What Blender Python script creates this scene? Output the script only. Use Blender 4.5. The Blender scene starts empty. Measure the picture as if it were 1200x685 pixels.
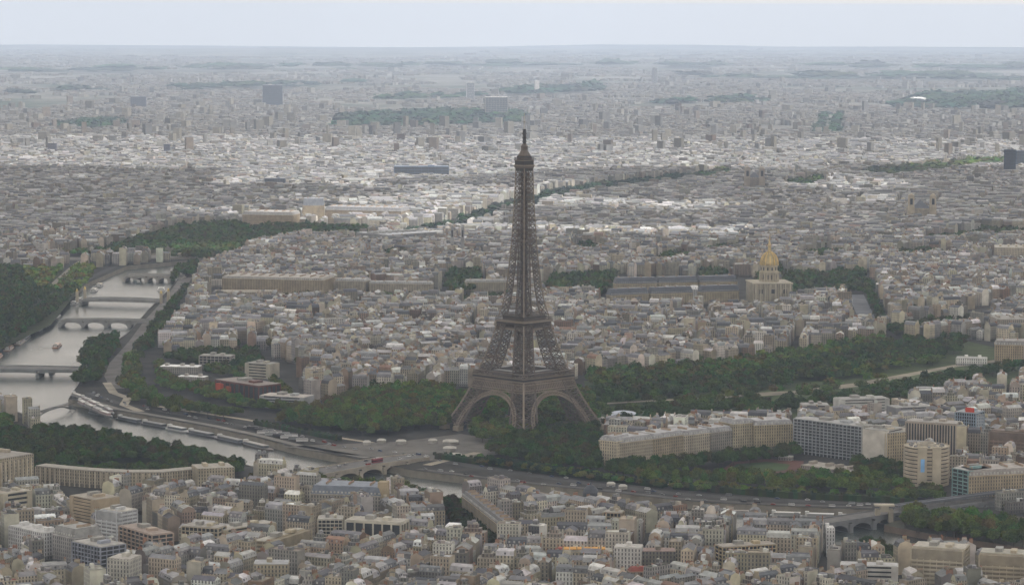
import bpy, math, random
import numpy as np
from mathutils import Vector, Matrix, geometry, noise

rnd = random.Random(7)
nrs = np.random.RandomState(11)
SC = bpy.context.scene
COL = SC.collection
rad = math.radians

# ------------------------------------------------------------------ camera
CX, CY, CZ = -3080.49, 24.095, 434.93
YAW, PIT, FOC, ROLL = 1.5743602, 0.0948664, 3498.01, 0.0031497
_d = Vector((math.sin(YAW) * math.cos(PIT), math.cos(YAW) * math.cos(PIT), -math.sin(PIT)))
_r = Vector((math.cos(YAW), -math.sin(YAW), 0))
_u = _r.cross(_d)
_r, _u = _r * math.cos(ROLL) + _u * math.sin(ROLL), _u * math.cos(ROLL) - _r * math.sin(ROLL)
cd = bpy.data.cameras.new('camera')
cam = bpy.data.objects.new('camera', cd)
COL.objects.link(cam)
cam.matrix_world = Matrix(((_r.x, _u.x, -_d.x, CX), (_r.y, _u.y, -_d.y, CY), (_r.z, _u.z, -_d.z, CZ), (0, 0, 0, 1)))
cd.sensor_width = 36
cd.lens = FOC / 1200 * 36
cd.clip_start = 5
cd.clip_end = 200000
SC.camera = cam

# ------------------------------------------------------------------ world, sun, exposure
SUN_EL, SUN_AZ = 50, 222          # compass azimuth of the sun
w = bpy.data.worlds.new('World')
SC.world = w
w.use_nodes = True
nt = w.node_tree
nt.nodes.clear()
N = nt.nodes.new
out = N('ShaderNodeOutputWorld'); bg = N('ShaderNodeBackground')
sky = N('ShaderNodeTexSky'); sky.sky_type = 'NISHITA'; sky.sun_disc = False
sky.sun_elevation = rad(SUN_EL); sky.sun_rotation = rad(SUN_AZ); sky.dust_density = 2.0
tc = N('ShaderNodeTexCoord'); sep = N('ShaderNodeSeparateXYZ'); mx = N('ShaderNodeMath'); mx.operation = 'MAXIMUM'; mx.inputs[1].default_value = 0.03
cmb = N('ShaderNodeCombineXYZ')
nt.links.new(tc.outputs['Generated'], sep.inputs[0])
nt.links.new(sep.outputs['X'], cmb.inputs['X']); nt.links.new(sep.outputs['Y'], cmb.inputs['Y'])
nt.links.new(sep.outputs['Z'], mx.inputs[0]); nt.links.new(mx.outputs[0], cmb.inputs['Z'])
nt.links.new(cmb.outputs[0], sky.inputs['Vector'])
# broad broken cloud cover mixed over the clear sky
nz = N('ShaderNodeTexNoise'); nz.inputs['Scale'].default_value = 3.0; nz.inputs['Detail'].default_value = 5
mp = N('ShaderNodeMapping'); mp.inputs['Scale'].default_value = (1, 1, 9)
nt.links.new(tc.outputs['Generated'], mp.inputs[0]); nt.links.new(mp.outputs[0], nz.inputs['Vector'])
rp = N('ShaderNodeValToRGB')
rp.color_ramp.elements[0].position = 0.3; rp.color_ramp.elements[0].color = (0.80, 0.80, 0.80, 1)
rp.color_ramp.elements[1].position = 0.7; rp.color_ramp.elements[1].color = (0.92, 0.92, 0.92, 1)
nt.links.new(nz.outputs['Fac'], rp.inputs[0])
mix = N('ShaderNodeMixRGB')
nt.links.new(rp.outputs[0], mix.inputs['Fac'])
nt.links.new(sky.outputs[0], mix.inputs[1])
mix.inputs[2].default_value = (10.0, 8.8, 7.5, 1)
nt.links.new(mix.outputs[0], bg.inputs[0])
bg.inputs[1].default_value = 0.1
nt.links.new(bg.outputs[0], out.inputs[0])

sl = bpy.data.lights.new('sun', 'SUN')
sun = bpy.data.objects.new('sun', sl)
COL.objects.link(sun)
sl.energy = 4.2
sl.angle = rad(2)
sl.color = (1.0, 0.97, 0.93)
az = rad(SUN_AZ)
sdir = Vector((math.sin(az) * math.cos(rad(SUN_EL)), math.cos(az) * math.cos(rad(SUN_EL)), math.sin(rad(SUN_EL))))
sun.rotation_euler = sdir.to_track_quat('Z', 'Y').to_euler()
SC.view_settings.view_transform = 'Standard'
SC.view_settings.look = 'None'
SC.view_settings.gamma = 1
SC.view_settings.exposure = 0.46
CLOUD_T = 0.58         # how much light seeps down through the added cloud bank
HAZE_DENSITY = 4.1e-5
SC.cycles.use_denoising = True
SC.cycles.volume_bounces = 2
SC.cycles.max_bounces = 4
SC.cycles.diffuse_bounces = 2
SC.cycles.glossy_bounces = 2
SC.cycles.transparent_max_bounces = 4
SC.cycles.caustics_reflective = False
SC.cycles.caustics_refractive = False

# ------------------------------------------------------------------ helpers
def drop(x, y):
    r = math.hypot(x, y)
    return -max(0.0, r - 4000) ** 2 / (2 * 4.2e6)

def G(px, py, z=0.0):
    """where a sight line of the survey camera meets the ground"""
    v = _d + _r * ((px - 600) / FOC) - _u * ((py - 342.5) / FOC)
    zz = z
    for _ in range(6):
        t = (zz - CZ) / v.z
        x, y = CX + v.x * t, CY + v.y * t
        zz = z + drop(x, y)
    return x, y

def P(x, y, z=0.0):
    V = Vector((x - CX, y - CY, z - CZ)); q = V.dot(_d)
    return 600 + FOC * V.dot(_r) / q, 342.5 - FOC * V.dot(_u) / q

def scale_at(x, y):
    return FOC / (Vector((x - CX, y - CY, -CZ)).dot(_d))

def GP(pts, z=0.0):
    return [G(a, b, z) for a, b in pts]

def inpoly(x, y, poly):
    c = False
    j = len(poly) - 1
    for i in range(len(poly)):
        xi, yi = poly[i]; xj, yj = poly[j]
        if (yi > y) != (yj > y) and x < (xj - xi) * (y - yi) / (yj - yi) + xi:
            c = not c
        j = i
    return c

class Zone:
    def __init__(s, poly, grow=0):
        s.p = poly
        xs = [a for a, b in poly]; ys = [b for a, b in poly]
        s.b = (min(xs) - grow, min(ys) - grow, max(xs) + grow, max(ys) + grow); s.g = grow
    def hit(s, x, y):
        b = s.b
        if x < b[0] or x > b[2] or y < b[1] or y > b[3]: return False
        if inpoly(x, y, s.p): return True
        if s.g:
            n = len(s.p)
            for i in range(n):
                ax, ay = s.p[i]; bx, by = s.p[(i + 1) % n]
                dx, dy = bx - ax, by - ay
                t = max(0, min(1, ((x - ax) * dx + (y - ay) * dy) / (dx * dx + dy * dy + 1e-9)))
                if (x - ax - t * dx) ** 2 + (y - ay - t * dy) ** 2 < s.g * s.g: return True
        return False

CONTRAST_MATS = {'facade', 'zinc_and_slate', 'chimney_render', 'stone_and_render', 'paving'}      # city materials whose colours get extra contrast, which the flat light lacks
class MB:
    """collects coloured faces (with metre UVs) for one mesh"""
    def __init__(s): s.v = []; s.f = []; s.c = []; s.uv = []; s.n = 0
    def face(s, pts, col, uv=None):
        k = len(pts)
        s.v.extend(pts); s.f.append(k); s.c.append(col)
        if uv is None: s.uv.extend([(-999.0, 0.0)] * k)
        else: s.uv.extend(uv)
    def wall(s, a, b, z0, z1, col, win=True, u0=0.0):
        L = math.hypot(b[0] - a[0], b[1] - a[1])
        pts = [(a[0], a[1], z0), (b[0], b[1], z0), (b[0], b[1], z1), (a[0], a[1], z1)]
        if win:
            n = max(1, round(L / 2.6)) * 2.6; h = z1 - z0
            s.face(pts, col, [(u0, 0), (u0 + n, 0), (u0 + n, h), (u0, h)])
        else: s.face(pts, col)
    def box(s, cx, cy, z0, sx, sy, sz, ang=0.0, col=(.5, .5, .5), win=False, bottom=False, top=None):
        c, n = math.cos(ang), math.sin(ang)
        q = [(cx + c * a * sx / 2 - n * b * sy / 2, cy + n * a * sx / 2 + c * b * sy / 2) for a, b in ((-1, -1), (1, -1), (1, 1), (-1, 1))]
        s.prism(q, z0, z0 + sz, col, win, top, bottom)
    def prism(s, q, z0, z1, col, win=False, top=None, bottom=False):
        k = len(q)
        for i in range(k): s.wall(q[i], q[(i + 1) % k], z0, z1, col, win)
        s.face([(x, y, z1) for x, y in q], top or col)
        if bottom: s.face([(x, y, z0) for x, y in reversed(q)], col)
    def beam(s, a, b, t, col, t2=None):
        a = Vector(a); b = Vector(b); d = (b - a)
        if d.length < 1e-4: return
        d.normalize()
        x = d.cross(Vector((0, 0, 1)))
        if x.length < .05: x = d.cross(Vector((1, 0, 0)))
        x.normalize(); y = d.cross(x)
        t2 = t2 or t
        A = [a + x * (i * t / 2) + y * (j * t / 2) for i, j in ((-1, -1), (1, -1), (1, 1), (-1, 1))]
        B = [b + x * (i * t2 / 2) + y * (j * t2 / 2) for i, j in ((-1, -1), (1, -1), (1, 1), (-1, 1))]
        for i in range(4):
            j = (i + 1) % 4
            s.face([tuple(A[i]), tuple(A[j]), tuple(B[j]), tuple(B[i])], col)
        s.face([tuple(p) for p in B], col); s.face([tuple(p) for p in reversed(A)], col)
    def lathe(s, cx, cy, prof, col, n=16, a0=0.0, rot=0.0):
        for i in range(len(prof) - 1):
            r0, z0 = prof[i]; r1, z1 = prof[i + 1]
            for k in range(n):
                t0 = rot + 2 * math.pi * k / n; t1 = rot + 2 * math.pi * (k + 1) / n
                p = [(cx + r0 * math.cos(t0), cy + r0 * math.sin(t0), z0), (cx + r0 * math.cos(t1), cy + r0 * math.sin(t1), z0),
                     (cx + r1 * math.cos(t1), cy + r1 * math.sin(t1), z1), (cx + r1 * math.cos(t0), cy + r1 * math.sin(t0), z1)]
                if r1 < 1e-3: p = p[:3]
                elif r0 < 1e-3: p = [p[0], p[2], p[3]]
                s.face(p, col)
    def mesh(s, name, mat, origin=(0, 0, 0)):
        me = bpy.data.meshes.new(name)
        v = np.array(s.v, dtype=np.float32).reshape(-1, 3) - np.array(origin, dtype=np.float32)
        k = np.array(s.f, dtype=np.int32)
        me.vertices.add(len(v)); me.vertices.foreach_set('co', v.ravel())
        me.loops.add(len(v)); me.loops.foreach_set('vertex_index', np.arange(len(v), dtype=np.int32))
        me.polygons.add(len(k))
        me.polygons.foreach_set('loop_start', np.concatenate([[0], np.cumsum(k)[:-1]]).astype(np.int32))
        me.update(calc_edges=True)
        ca = me.attributes.new('Col', 'FLOAT_COLOR', 'FACE')
        c = np.ones((len(k), 4), dtype=np.float32); c[:, :3] = np.array(s.c, dtype=np.float32).reshape(-1, 3)
        if mat.name in CONTRAST_MATS: c[:, :3] *= .70 + .75 * c[:, :3]
        ca.data.foreach_set('color', c.ravel())
        uv = me.uv_layers.new(name='UVMap')
        uv.data.foreach_set('uv', np.array(s.uv, dtype=np.float32).ravel())
        me.materials.append(mat)
        return me
    def obj(s, name, mat, parent=None, origin=None):
        if not s.f: return None
        if origin is None: origin = (0, 0, 0)
        if parent is not None and origin == (0, 0, 0):
            origin = WLOC.get(parent.name, (0, 0, 0))
        me = s.mesh(name, mat, origin)
        o = bpy.data.objects.new(name, me)
        COL.objects.link(o)
        if parent is not None: o.parent = parent; WLOC[o.name] = origin
        else: o.location = origin; WLOC[o.name] = tuple(origin)
        return o

WLOC = {}
def thing(name, label, cat, loc=(0, 0, 0), group=None):
    o = bpy.data.objects.new(name, None)
    COL.objects.link(o)
    o.location = loc; WLOC[o.name] = tuple(loc)
    o['label'] = label; o['category'] = cat
    if group: o['group'] = group
    o.empty_display_size = 5
    return o

def kindof(o, k): o['kind'] = k; return o

# ------------------------------------------------------------------ materials
def newmat(name, rough=0.8, spec=0.3):
    m = bpy.data.materials.new(name); m.use_nodes = True
    t = m.node_tree; b = t.nodes['Principled BSDF']
    b.inputs['Roughness'].default_value = rough
    b.inputs['Specular IOR Level'].default_value = spec
    return m, t, b

def mat_attr(name, rough=0.85, noise_scale=0.15, amt=0.35, spec=0.25, metal=0.0, streak=False):
    """base colour from the face colour, mottled by noise in object space"""
    m, t, b = newmat(name, rough, spec)
    N = t.nodes.new; L = t.links.new
    a = N('ShaderNodeAttribute'); a.attribute_name = 'Col'
    g = N('ShaderNodeNewGeometry')
    n = N('ShaderNodeTexNoise'); n.inputs['Scale'].default_value = noise_scale; n.inputs['Detail'].default_value = 4
    if streak:
        mp = N('ShaderNodeMapping'); mp.inputs['Scale'].default_value = (1, 1, .15)
        L(g.outputs['Position'], mp.inputs[0]); L(mp.outputs[0], n.inputs['Vector'])
    else: L(g.outputs['Position'], n.inputs['Vector'])
    r = N('ShaderNodeMapRange'); r.inputs[1].default_value = .3; r.inputs[2].default_value = .7
    r.inputs[3].default_value = 1 - amt; r.inputs[4].default_value = 1 + amt * .5
    L(n.outputs['Fac'], r.inputs[0])
    v = N('ShaderNodeVectorMath'); v.operation = 'SCALE'
    L(a.outputs['Color'], v.inputs[0]); L(r.outputs[0], v.inputs['Scale'])
    L(v.outputs[0], b.inputs['Base Color'])
    b.inputs['Metallic'].default_value = metal
    return m

def mat_wall():
    m, t, b = newmat('facade', 0.85, 0.3)
    N = t.nodes.new; L = t.links.new
    def M(op, x, y=None):
        q = N('ShaderNodeMath'); q.operation = op
        for i, s in enumerate((x, y)):
            if s is None: continue
            if isinstance(s, (int, float)): q.inputs[i].default_value = s
            else: L(s, q.inputs[i])
        return q.outputs[0]
    a = N('ShaderNodeAttribute'); a.attribute_name = 'Col'
    uv = N('ShaderNodeUVMap'); uv.uv_map = 'UVMap'
    sp = N('ShaderNodeSeparateXYZ'); L(uv.outputs[0], sp.inputs[0])
    U, V = sp.outputs['X'], sp.outputs['Y']
    fu = M('FRACT', M('DIVIDE', U, 2.6)); fv = M('FRACT', M('DIVIDE', V, 3.1))
    inu = M('LESS_THAN', M('ABSOLUTE', M('SUBTRACT', fu, .5)), .21)
    inv = M('LESS_THAN', M('ABSOLUTE', M('SUBTRACT', fv, .5)), .33)
    on = M('GREATER_THAN', U, -500)
    win = M('MULTIPLY', M('MULTIPLY', inu, inv), on)
    shop = M('MULTIPLY', M('LESS_THAN', V, 3.2), on)
    win = M('MAXIMUM', win, M('MULTIPLY', shop, .6))
    # balcony / string-course line at each floor
    band = M('MULTIPLY', M('GREATER_THAN', fv, .9), on)
    g = N('ShaderNodeNewGeometry')
    n = N('ShaderNodeTexNoise'); n.inputs['Scale'].default_value = .12; n.inputs['Detail'].default_value = 4
    L(g.outputs['Position'], n.inputs['Vector'])
    r = N('ShaderNodeMapRange'); r.inputs[1].default_value = .3; r.inputs[2].default_value = .7
    r.inputs[3].default_value = .72; r.inputs[4].default_value = 1.12
    L(n.outputs['Fac'], r.inputs[0])
    k = M('MULTIPLY', r.outputs[0], M('SUBTRACT', 1.0, M('MULTIPLY', band, .25)))
    v = N('ShaderNodeVectorMath'); v.operation = 'SCALE'
    L(a.outputs['Color'], v.inputs[0]); L(k, v.inputs['Scale'])
    mixn = N('ShaderNodeMixRGB'); L(M('MULTIPLY', win, .85), mixn.inputs[0]); L(v.outputs[0], mixn.inputs[1]); mixn.inputs[2].default_value = (.045, .05, .06, 1)
    L(mixn.outputs[0], b.inputs['Base Color'])
    rr = M('SUBTRACT', .85, M('MULTIPLY', win, .5)); L(rr, b.inputs['Roughness'])
    return m

M_WALL = mat_wall()
M_ROOF = mat_attr('zinc_and_slate', .55, .25, .3, .4)
M_CHIM = mat_attr('chimney_render', .9, .3, .3)
M_PLAIN = mat_attr('stone_and_render', .85, .1, .25)
M_IRON = mat_attr('painted_iron', .6, .05, .2, .3)
M_LEAF = mat_attr('foliage', .9, .08, .45, .15)
M_BARK = mat_attr('bark', .95, .5, .3)
M_PAINT = mat_attr('vehicle_paint', .35, .05, .08, .5)
M_GROUNDC = mat_attr('paving', .92, .04, .35)
M_GOLD = mat_attr('gilded_lead', .38, .2, .3, .5, .55)
M_GLASS = mat_attr('glass_curtain', .15, .1, .15, .8)
def mat_ground():
    m, t, b = newmat('city_ground', .95, .15)
    N = t.nodes.new; L = t.links.new
    g = N('ShaderNodeNewGeometry')
    n1 = N('ShaderNodeTexNoise'); n1.inputs['Scale'].default_value = .0011; n1.inputs['Detail'].default_value = 9; n1.inputs['Roughness'].default_value = .62
    n2 = N('ShaderNodeTexNoise'); n2.inputs['Scale'].default_value = .03; n2.inputs['Detail'].default_value = 5
    L(g.outputs['Position'], n1.inputs['Vector']); L(g.outputs['Position'], n2.inputs['Vector'])
    r1 = N('ShaderNodeValToRGB'); e = r1.color_ramp
    e.elements[0].position = .38; e.elements[0].color = (.035, .05, .03, 1)
    e.elements[1].position = .60; e.elements[1].color = (.17, .165, .15, 1)
    x = e.elements.new(.47); x.color = (.10, .10, .085, 1)
    L(n1.outputs['Fac'], r1.inputs[0])
    r2 = N('ShaderNodeMapRange'); r2.inputs[1].default_value = .3; r2.inputs[2].default_value = .7; r2.inputs[3].default_value = .55; r2.inputs[4].default_value = 1.35
    L(n2.outputs['Fac'], r2.inputs[0])
    v = N('ShaderNodeVectorMath'); v.operation = 'SCALE'; L(r1.outputs[0], v.inputs[0]); L(r2.outputs[0], v.inputs['Scale'])
    # inner city: plain asphalt and courtyards
    ln = N('ShaderNodeVectorMath'); ln.operation = 'LENGTH'; L(g.outputs['Position'], ln.inputs[0])
    rr = N('ShaderNodeMapRange'); rr.inputs[1].default_value = 5500; rr.inputs[2].default_value = 9500
    L(ln.outputs['Value'], rr.inputs[0])
    v2 = N('ShaderNodeVectorMath'); v2.operation = 'SCALE'; v2.inputs[0].default_value = (.055, .054, .05); L(r2.outputs[0], v2.inputs['Scale'])
    mixn = N('ShaderNodeMixRGB'); L(rr.outputs[0], mixn.inputs[0]); L(v2.outputs[0], mixn.inputs[1]); L(v.outputs[0], mixn.inputs[2])
    L(mixn.outputs[0], b.inputs['Base Color'])
    return m
def mat_water():
    m, t, b = newmat('river_water', .12, .5)
    b.inputs['Base Color'].default_value = (.07, .085, .08, 1)
    N = t.nodes.new; L = t.links.new
    g = N('ShaderNodeNewGeometry')
    n = N('ShaderNodeTexNoise'); n.inputs['Scale'].default_value = .12; n.inputs['Detail'].default_value = 6
    L(g.outputs['Position'], n.inputs['Vector'])
    bp = N('ShaderNodeBump'); bp.inputs['Strength'].default_value = .5; bp.inputs['Distance'].default_value = .8
    L(n.outputs['Fac'], bp.inputs['Height']); L(bp.outputs[0], b.inputs['Normal'])
    n3 = N('ShaderNodeTexNoise'); n3.inputs['Scale'].default_value = .012; n3.inputs['Detail'].default_value = 3
    L(g.outputs['Position'], n3.inputs['Vector'])
    r = N('ShaderNodeMapRange'); r.inputs[3].default_value = .12; r.inputs[4].default_value = .34; L(n3.outputs['Fac'], r.inputs[0]); L(r.outputs[0], b.inputs['Roughness'])
    return m
M_GROUND = mat_ground(); M_WATER = mat_water()

# ------------------------------------------------------------------ unseen cloud bank, added overhead to darken the near half of the view
def shade_cloud():
    nx, ny = 120, 110; X0, X1, Y0, Y1 = -7500, 3900, -5600, 5200
    top = []; bot = []
    for i in range(nx + 1):
        for j in range(ny + 1):
            x = X0 + (X1 - X0) * i / nx; y = Y0 + (Y1 - Y0) * j / ny
            e = min((x - X0), (X1 - x) , (y - Y0), (Y1 - y)) / 3600.0
            n = noise.noise(Vector((x * .0006, y * .0006, 2))) + .75 * noise.noise(Vector((x * .0026, y * .0026, 7)))
            k = max(0.0, min(1.0, e + n * 1.3 + .02))
            k = k * k * (3 - 2 * k)
            top.append((x, y, 1500 + k * (330 + 260 * n))); bot.append((x, y, 1499 - k * (60 + 60 * n)))
    F = []; m = (nx + 1) * (ny + 1)
    for i in range(nx):
        for j in range(ny):
            a = i * (ny + 1) + j; q = (a, a + ny + 1, a + ny + 2, a + 1)
            if all(top[v][2] - bot[v][2] < 2 for v in q): continue
            F.append(q); F.append(tuple(m + v for v in reversed(q)))
    me = bpy.data.meshes.new('shade_cloud'); me.from_pydata(top + bot, [], F)
    mat = bpy.data.materials.new('cloud'); mat.use_nodes = True; t = mat.node_tree; t.nodes.clear()
    o = t.nodes.new('ShaderNodeOutputMaterial'); d = t.nodes.new('ShaderNodeBsdfDiffuse'); r = t.nodes.new('ShaderNodeBsdfTranslucent'); x = t.nodes.new('ShaderNodeMixShader')
    d.inputs[0].default_value = (.92, .935, .95, 1); r.inputs[0].default_value = (.96, .965, .97, 1); x.inputs[0].default_value = CLOUD_T
    t.links.new(d.outputs[0], x.inputs[1]); t.links.new(r.outputs[0], x.inputs[2]); t.links.new(x.outputs[0], o.inputs[0])
    me.materials.append(mat)
    ob = bpy.data.objects.new('shade_cloud', me); COL.objects.link(ob); kindof(ob, 'stuff'); ob['label'] = 'unseen cloud bank added overhead to shade the river and the tower'
shade_cloud()

# ------------------------------------------------------------------ river and ground
S_BANK = [(292, 299), (255, 309), (213, 321), (200, 337), (175, 362), (150, 390), (104, 422), (92, 450), (80, 468), (97, 471), (136, 482), (200, 493), (250, 502), (300, 513), (351, 526),
          (430, 541), (480, 551), (600, 566), (700, 576), (800, 587), (827, 590), (979, 596), (1022, 598), (1120, 603), (1330, 611)]
N_BANK = [(1330, 686), (1200, 670), (1040, 650), (900, 626), (830, 616), (700, 601), (540, 584), (430, 573), (345, 561), (304, 549), (247, 534), (193, 524), (125, 513), (60, 500), (12, 479)]
RIVER = GP(S_BANK) + GP(N_BANK) + [(330, 690), (480, 678), (656, 674), (890, 674), (1293, 677), (1615, 679), (1932, 656)] + GP([(235, 304), (285, 296)])
def sheet(name, polys, z, mat, col, holes=None):
    mb = MB()
    for p in polys:
        tris = geometry.tessellate_polygon([[Vector((x, y, 0)) for x, y in p]])
        for t in tris:
            q = [(p[i][0], p[i][1], z + drop(*p[i])) for i in t]
            if (Vector(q[1]) - Vector(q[0])).cross(Vector(q[2]) - Vector(q[0])).z < 0: q.reverse()
            mb.face(q, col)
    return mb.obj(name, mat)
def make_ground():
    pts = [Vector(p) for p in RIVER]; n = len(pts)
    edges = [(i, (i + 1) % n) for i in range(n)]
    for ix in range(-9, 20):
        for iy in range(-12, 13):
            x, y = ix * 500, iy * 500
            if not Zone(RIVER, 5).hit(x, y): pts.append(Vector((x, y)))
    for ix in range(0, 24):
        for iy in range(-11, 12):
            x, y = 10500 + ix * 1500, iy * 1500
            pts.append(Vector((x, y)))
    res = geometry.delaunay_2d_cdt(pts, edges, [], 0, 1e-3)
    vs, fs = res[0], res[2]
    zr = Zone(RIVER)
    V = [(a.x, a.y, drop(a.x, a.y) + max(0, min(1, (a.x - 26000) / 12000)) * (70 * noise.noise(Vector((a.x * .0002, a.y * .00022, 0))) + 20)) for a in vs]; F = []
    for f in fs:
        cx = sum(vs[i].x for i in f) / len(f); cy = sum(vs[i].y for i in f) / len(f)
        if not zr.hit(cx, cy): F.append(tuple(f))
    me = bpy.data.meshes.new('ground'); me.from_pydata(V, [], F); me.materials.append(M_GROUND)
    o = bpy.data.objects.new('ground', me); COL.objects.link(o); kindof(o, 'structure')
make_ground()
kindof(sheet('river_water', [RIVER], -6.0, M_WATER, (.1, .1, .1)), 'structure')
mb = MB()
for i in range(len(RIVER)):
    a, b = RIVER[i], RIVER[(i + 1) % len(RIVER)]
    mb.wall(b, a, -7, 0.9, (.30, .28, .24), False)
    mb.wall(a, b, 0, 0.9, (.33, .31, .27), False)
kindof(mb.obj('quay_embankment', M_PLAIN), 'structure')

# island in the lower river
ISLE = GP([(1036, 614), (1100, 626), (1200, 640), (1330, 660), (1330, 645), (1200, 622), (1120, 610), (1060, 605)])
mb = MB(); mb.prism(ISLE, -7, -.5, (.24, .19, .155), top=(.12, .12, .09))
kindof(mb.obj('island_ground', M_PLAIN), 'structure')
# lower port platform on the far bank, both sides of the bridge
PORT = GP([(97, 480), (136, 494), (200, 508), (272, 524), (351, 538)], 0)
def offset_strip(line, w0, w1):
    L = []; R = []
    for i, p in enumerate(line):
        a = line[max(0, i - 1)]; b = line[min(len(line) - 1, i + 1)]
        dx, dy = b[0] - a[0], b[1] - a[1]; l = math.hypot(dx, dy) or 1
        nx, ny = -dy / l, dx / l
        L.append((p[0] + nx * w0, p[1] + ny * w0)); R.append((p[0] + nx * w1, p[1] + ny * w1))
    return L, R
def strip_polys(line, w0, w1):
    L, R = offset_strip(line, w0, w1)
    return [[L[i], L[i + 1], R[i + 1], R[i]] for i in range(len(L) - 1)]

BLOCK = []           # no generated building may stand in these zones
BLOCK.append(Zone(RIVER, 9))
ROADZ = []
def road(name, pxline, width, z=.08, col=(.10, .10, .10), mat=None, block=4, world=None):
    line = world or GP(pxline)
    polys = strip_polys(line, -width / 2, width / 2)
    kindof(sheet(name, polys, z, mat or M_GROUNDC, col), 'structure')
    for p in polys:
        BLOCK.append(Zone(p, block)); ROADZ.append(Zone(p, 2))
    return line
QUAI_L = road('quay_road', [(104, 460), (140, 472), (200, 483.5), (272, 496), (330, 509), (400, 523), (500, 537)], 9)
QUAI_R = road('quay_road', [(480, 533), (560, 547), (704, 568), (800, 579), (925, 586), (1075, 592), (1200, 592), (1330, 590)], 15, z=.10)
PORT_R = road('port_road', [(490, 549), (600, 563), (700, 573), (800, 584), (900, 590), (1022, 594)], 8, z=.07, col=(.16, .155, .15))
road('quay_promenade', [(180, 475), (286, 491), (340, 501), (400, 513), (440, 519)], 7, z=.12, col=(.42, .38, .31))
road('quay_promenade', [(510, 533), (600, 546), (700, 558), (800, 569), (900, 577), (1010, 583)], 5, z=.14, col=(.45, .42, .36))
road('quay_road', [(140, 455), (132, 440), (138, 425), (160, 400), (178, 375), (205, 345), (218, 325)], 20, z=.08, col=(.22, .21, .2))
road('avenue', [], 12, z=.08, world=[(150, 694), (480, 695), (656, 690), (1293, 692), (1615, 694), (1932, 676)])
road('gravel_walk', [(125, 448), (133, 460), (150, 466), (145, 474), (165, 482)], 10, z=.16, col=(.42, .39, .33))
road('avenue', [(1003, 345), (1010, 360), (1020, 382)], 24, z=.09, col=(.22, .23, .25))
road('boulevard', [(1020, 382), (1080, 375), (1140, 366), (1220, 352)], 30, z=.11)
road('avenue', [(205, 300), (120, 303), (60, 303), (-60, 306)], 60, z=.09, col=(.26, .25, .235))
road('street', [(-20, 555), (60, 580), (120, 605), (200, 660)], 14, z=.09)
road('port_road', [(99, 467), (136, 478.5), (200, 489.5), (250, 498.5), (300, 509), (351, 522), (430, 536)], 9, z=.2, col=(.27, .26, .24))
road('gravel_walk', [(40, 350), (62, 335), (84, 315), (96, 306)], 14, z=.2, col=(.36, .34, .29))
# ------------------------------------------------------------------ iron lattice tower
TX, TY = G(613.3, 502)
IR = (.138, .113, .093); IRL = (.26, .216, .17); IRD = (.055, .048, .043)  # brown iron; lighter tone paints the lit edges, darker one sits inside
PROF = [(0, 60.0), (14, 52.4), (28, 45.4), (42, 39.6), (57.6, 34.6), (72, 29.6), (86, 25.3), (100, 21.8), (115.7, 18.8), (133, 14.9), (150, 12.6), (175, 10.4), (200, 8.8), (225, 7.6), (250, 6.7), (276, 6.0)]
INN = [(0, 37.5), (28, 27.5), (57.6, 18.4), (86, 11.4), (115.7, 6.6), (133, 4.4), (150, 3.0), (180, 1.4), (200, .6), (276, .3)]
def lerp(tab, z):
    for (a, u), (b, v) in zip(tab, tab[1:]):
        if z <= b: return u + (v - u) * (z - a) / (b - a)
    return tab[-1][1]
RA = rad(45) - (YAW - math.pi / 2)
def tw(x, y, z):
    c, s = math.cos(RA), math.sin(RA)
    return (TX + c * x - s * y, TY + s * x + c * y, z)
def panel(mb, a0, b0, a1, b1, t, n=1, dense=True):
    """X-braced panel between two chords (a0-a1 and b0-b1)"""
    a0, b0, a1, b1 = map(Vector, (a0, b0, a1, b1))
    for k in range(n):
        p, q = a0.lerp(b0, k / n), a0.lerp(b0, (k + 1) / n)
        r, s = a1.lerp(b1, k / n), a1.lerp(b1, (k + 1) / n)
        mb.beam(p, s, t, IR); mb.beam(q, r, t, IR)
        if dense:
            m0, m1 = p.lerp(r, .5), q.lerp(s, .5)
            n0, n1 = p.lerp(q, .5), r.lerp(s, .5)
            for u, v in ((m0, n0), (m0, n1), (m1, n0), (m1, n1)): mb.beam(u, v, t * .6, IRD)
    mb.beam(a1, b1, t * 1.1, IR)
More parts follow.
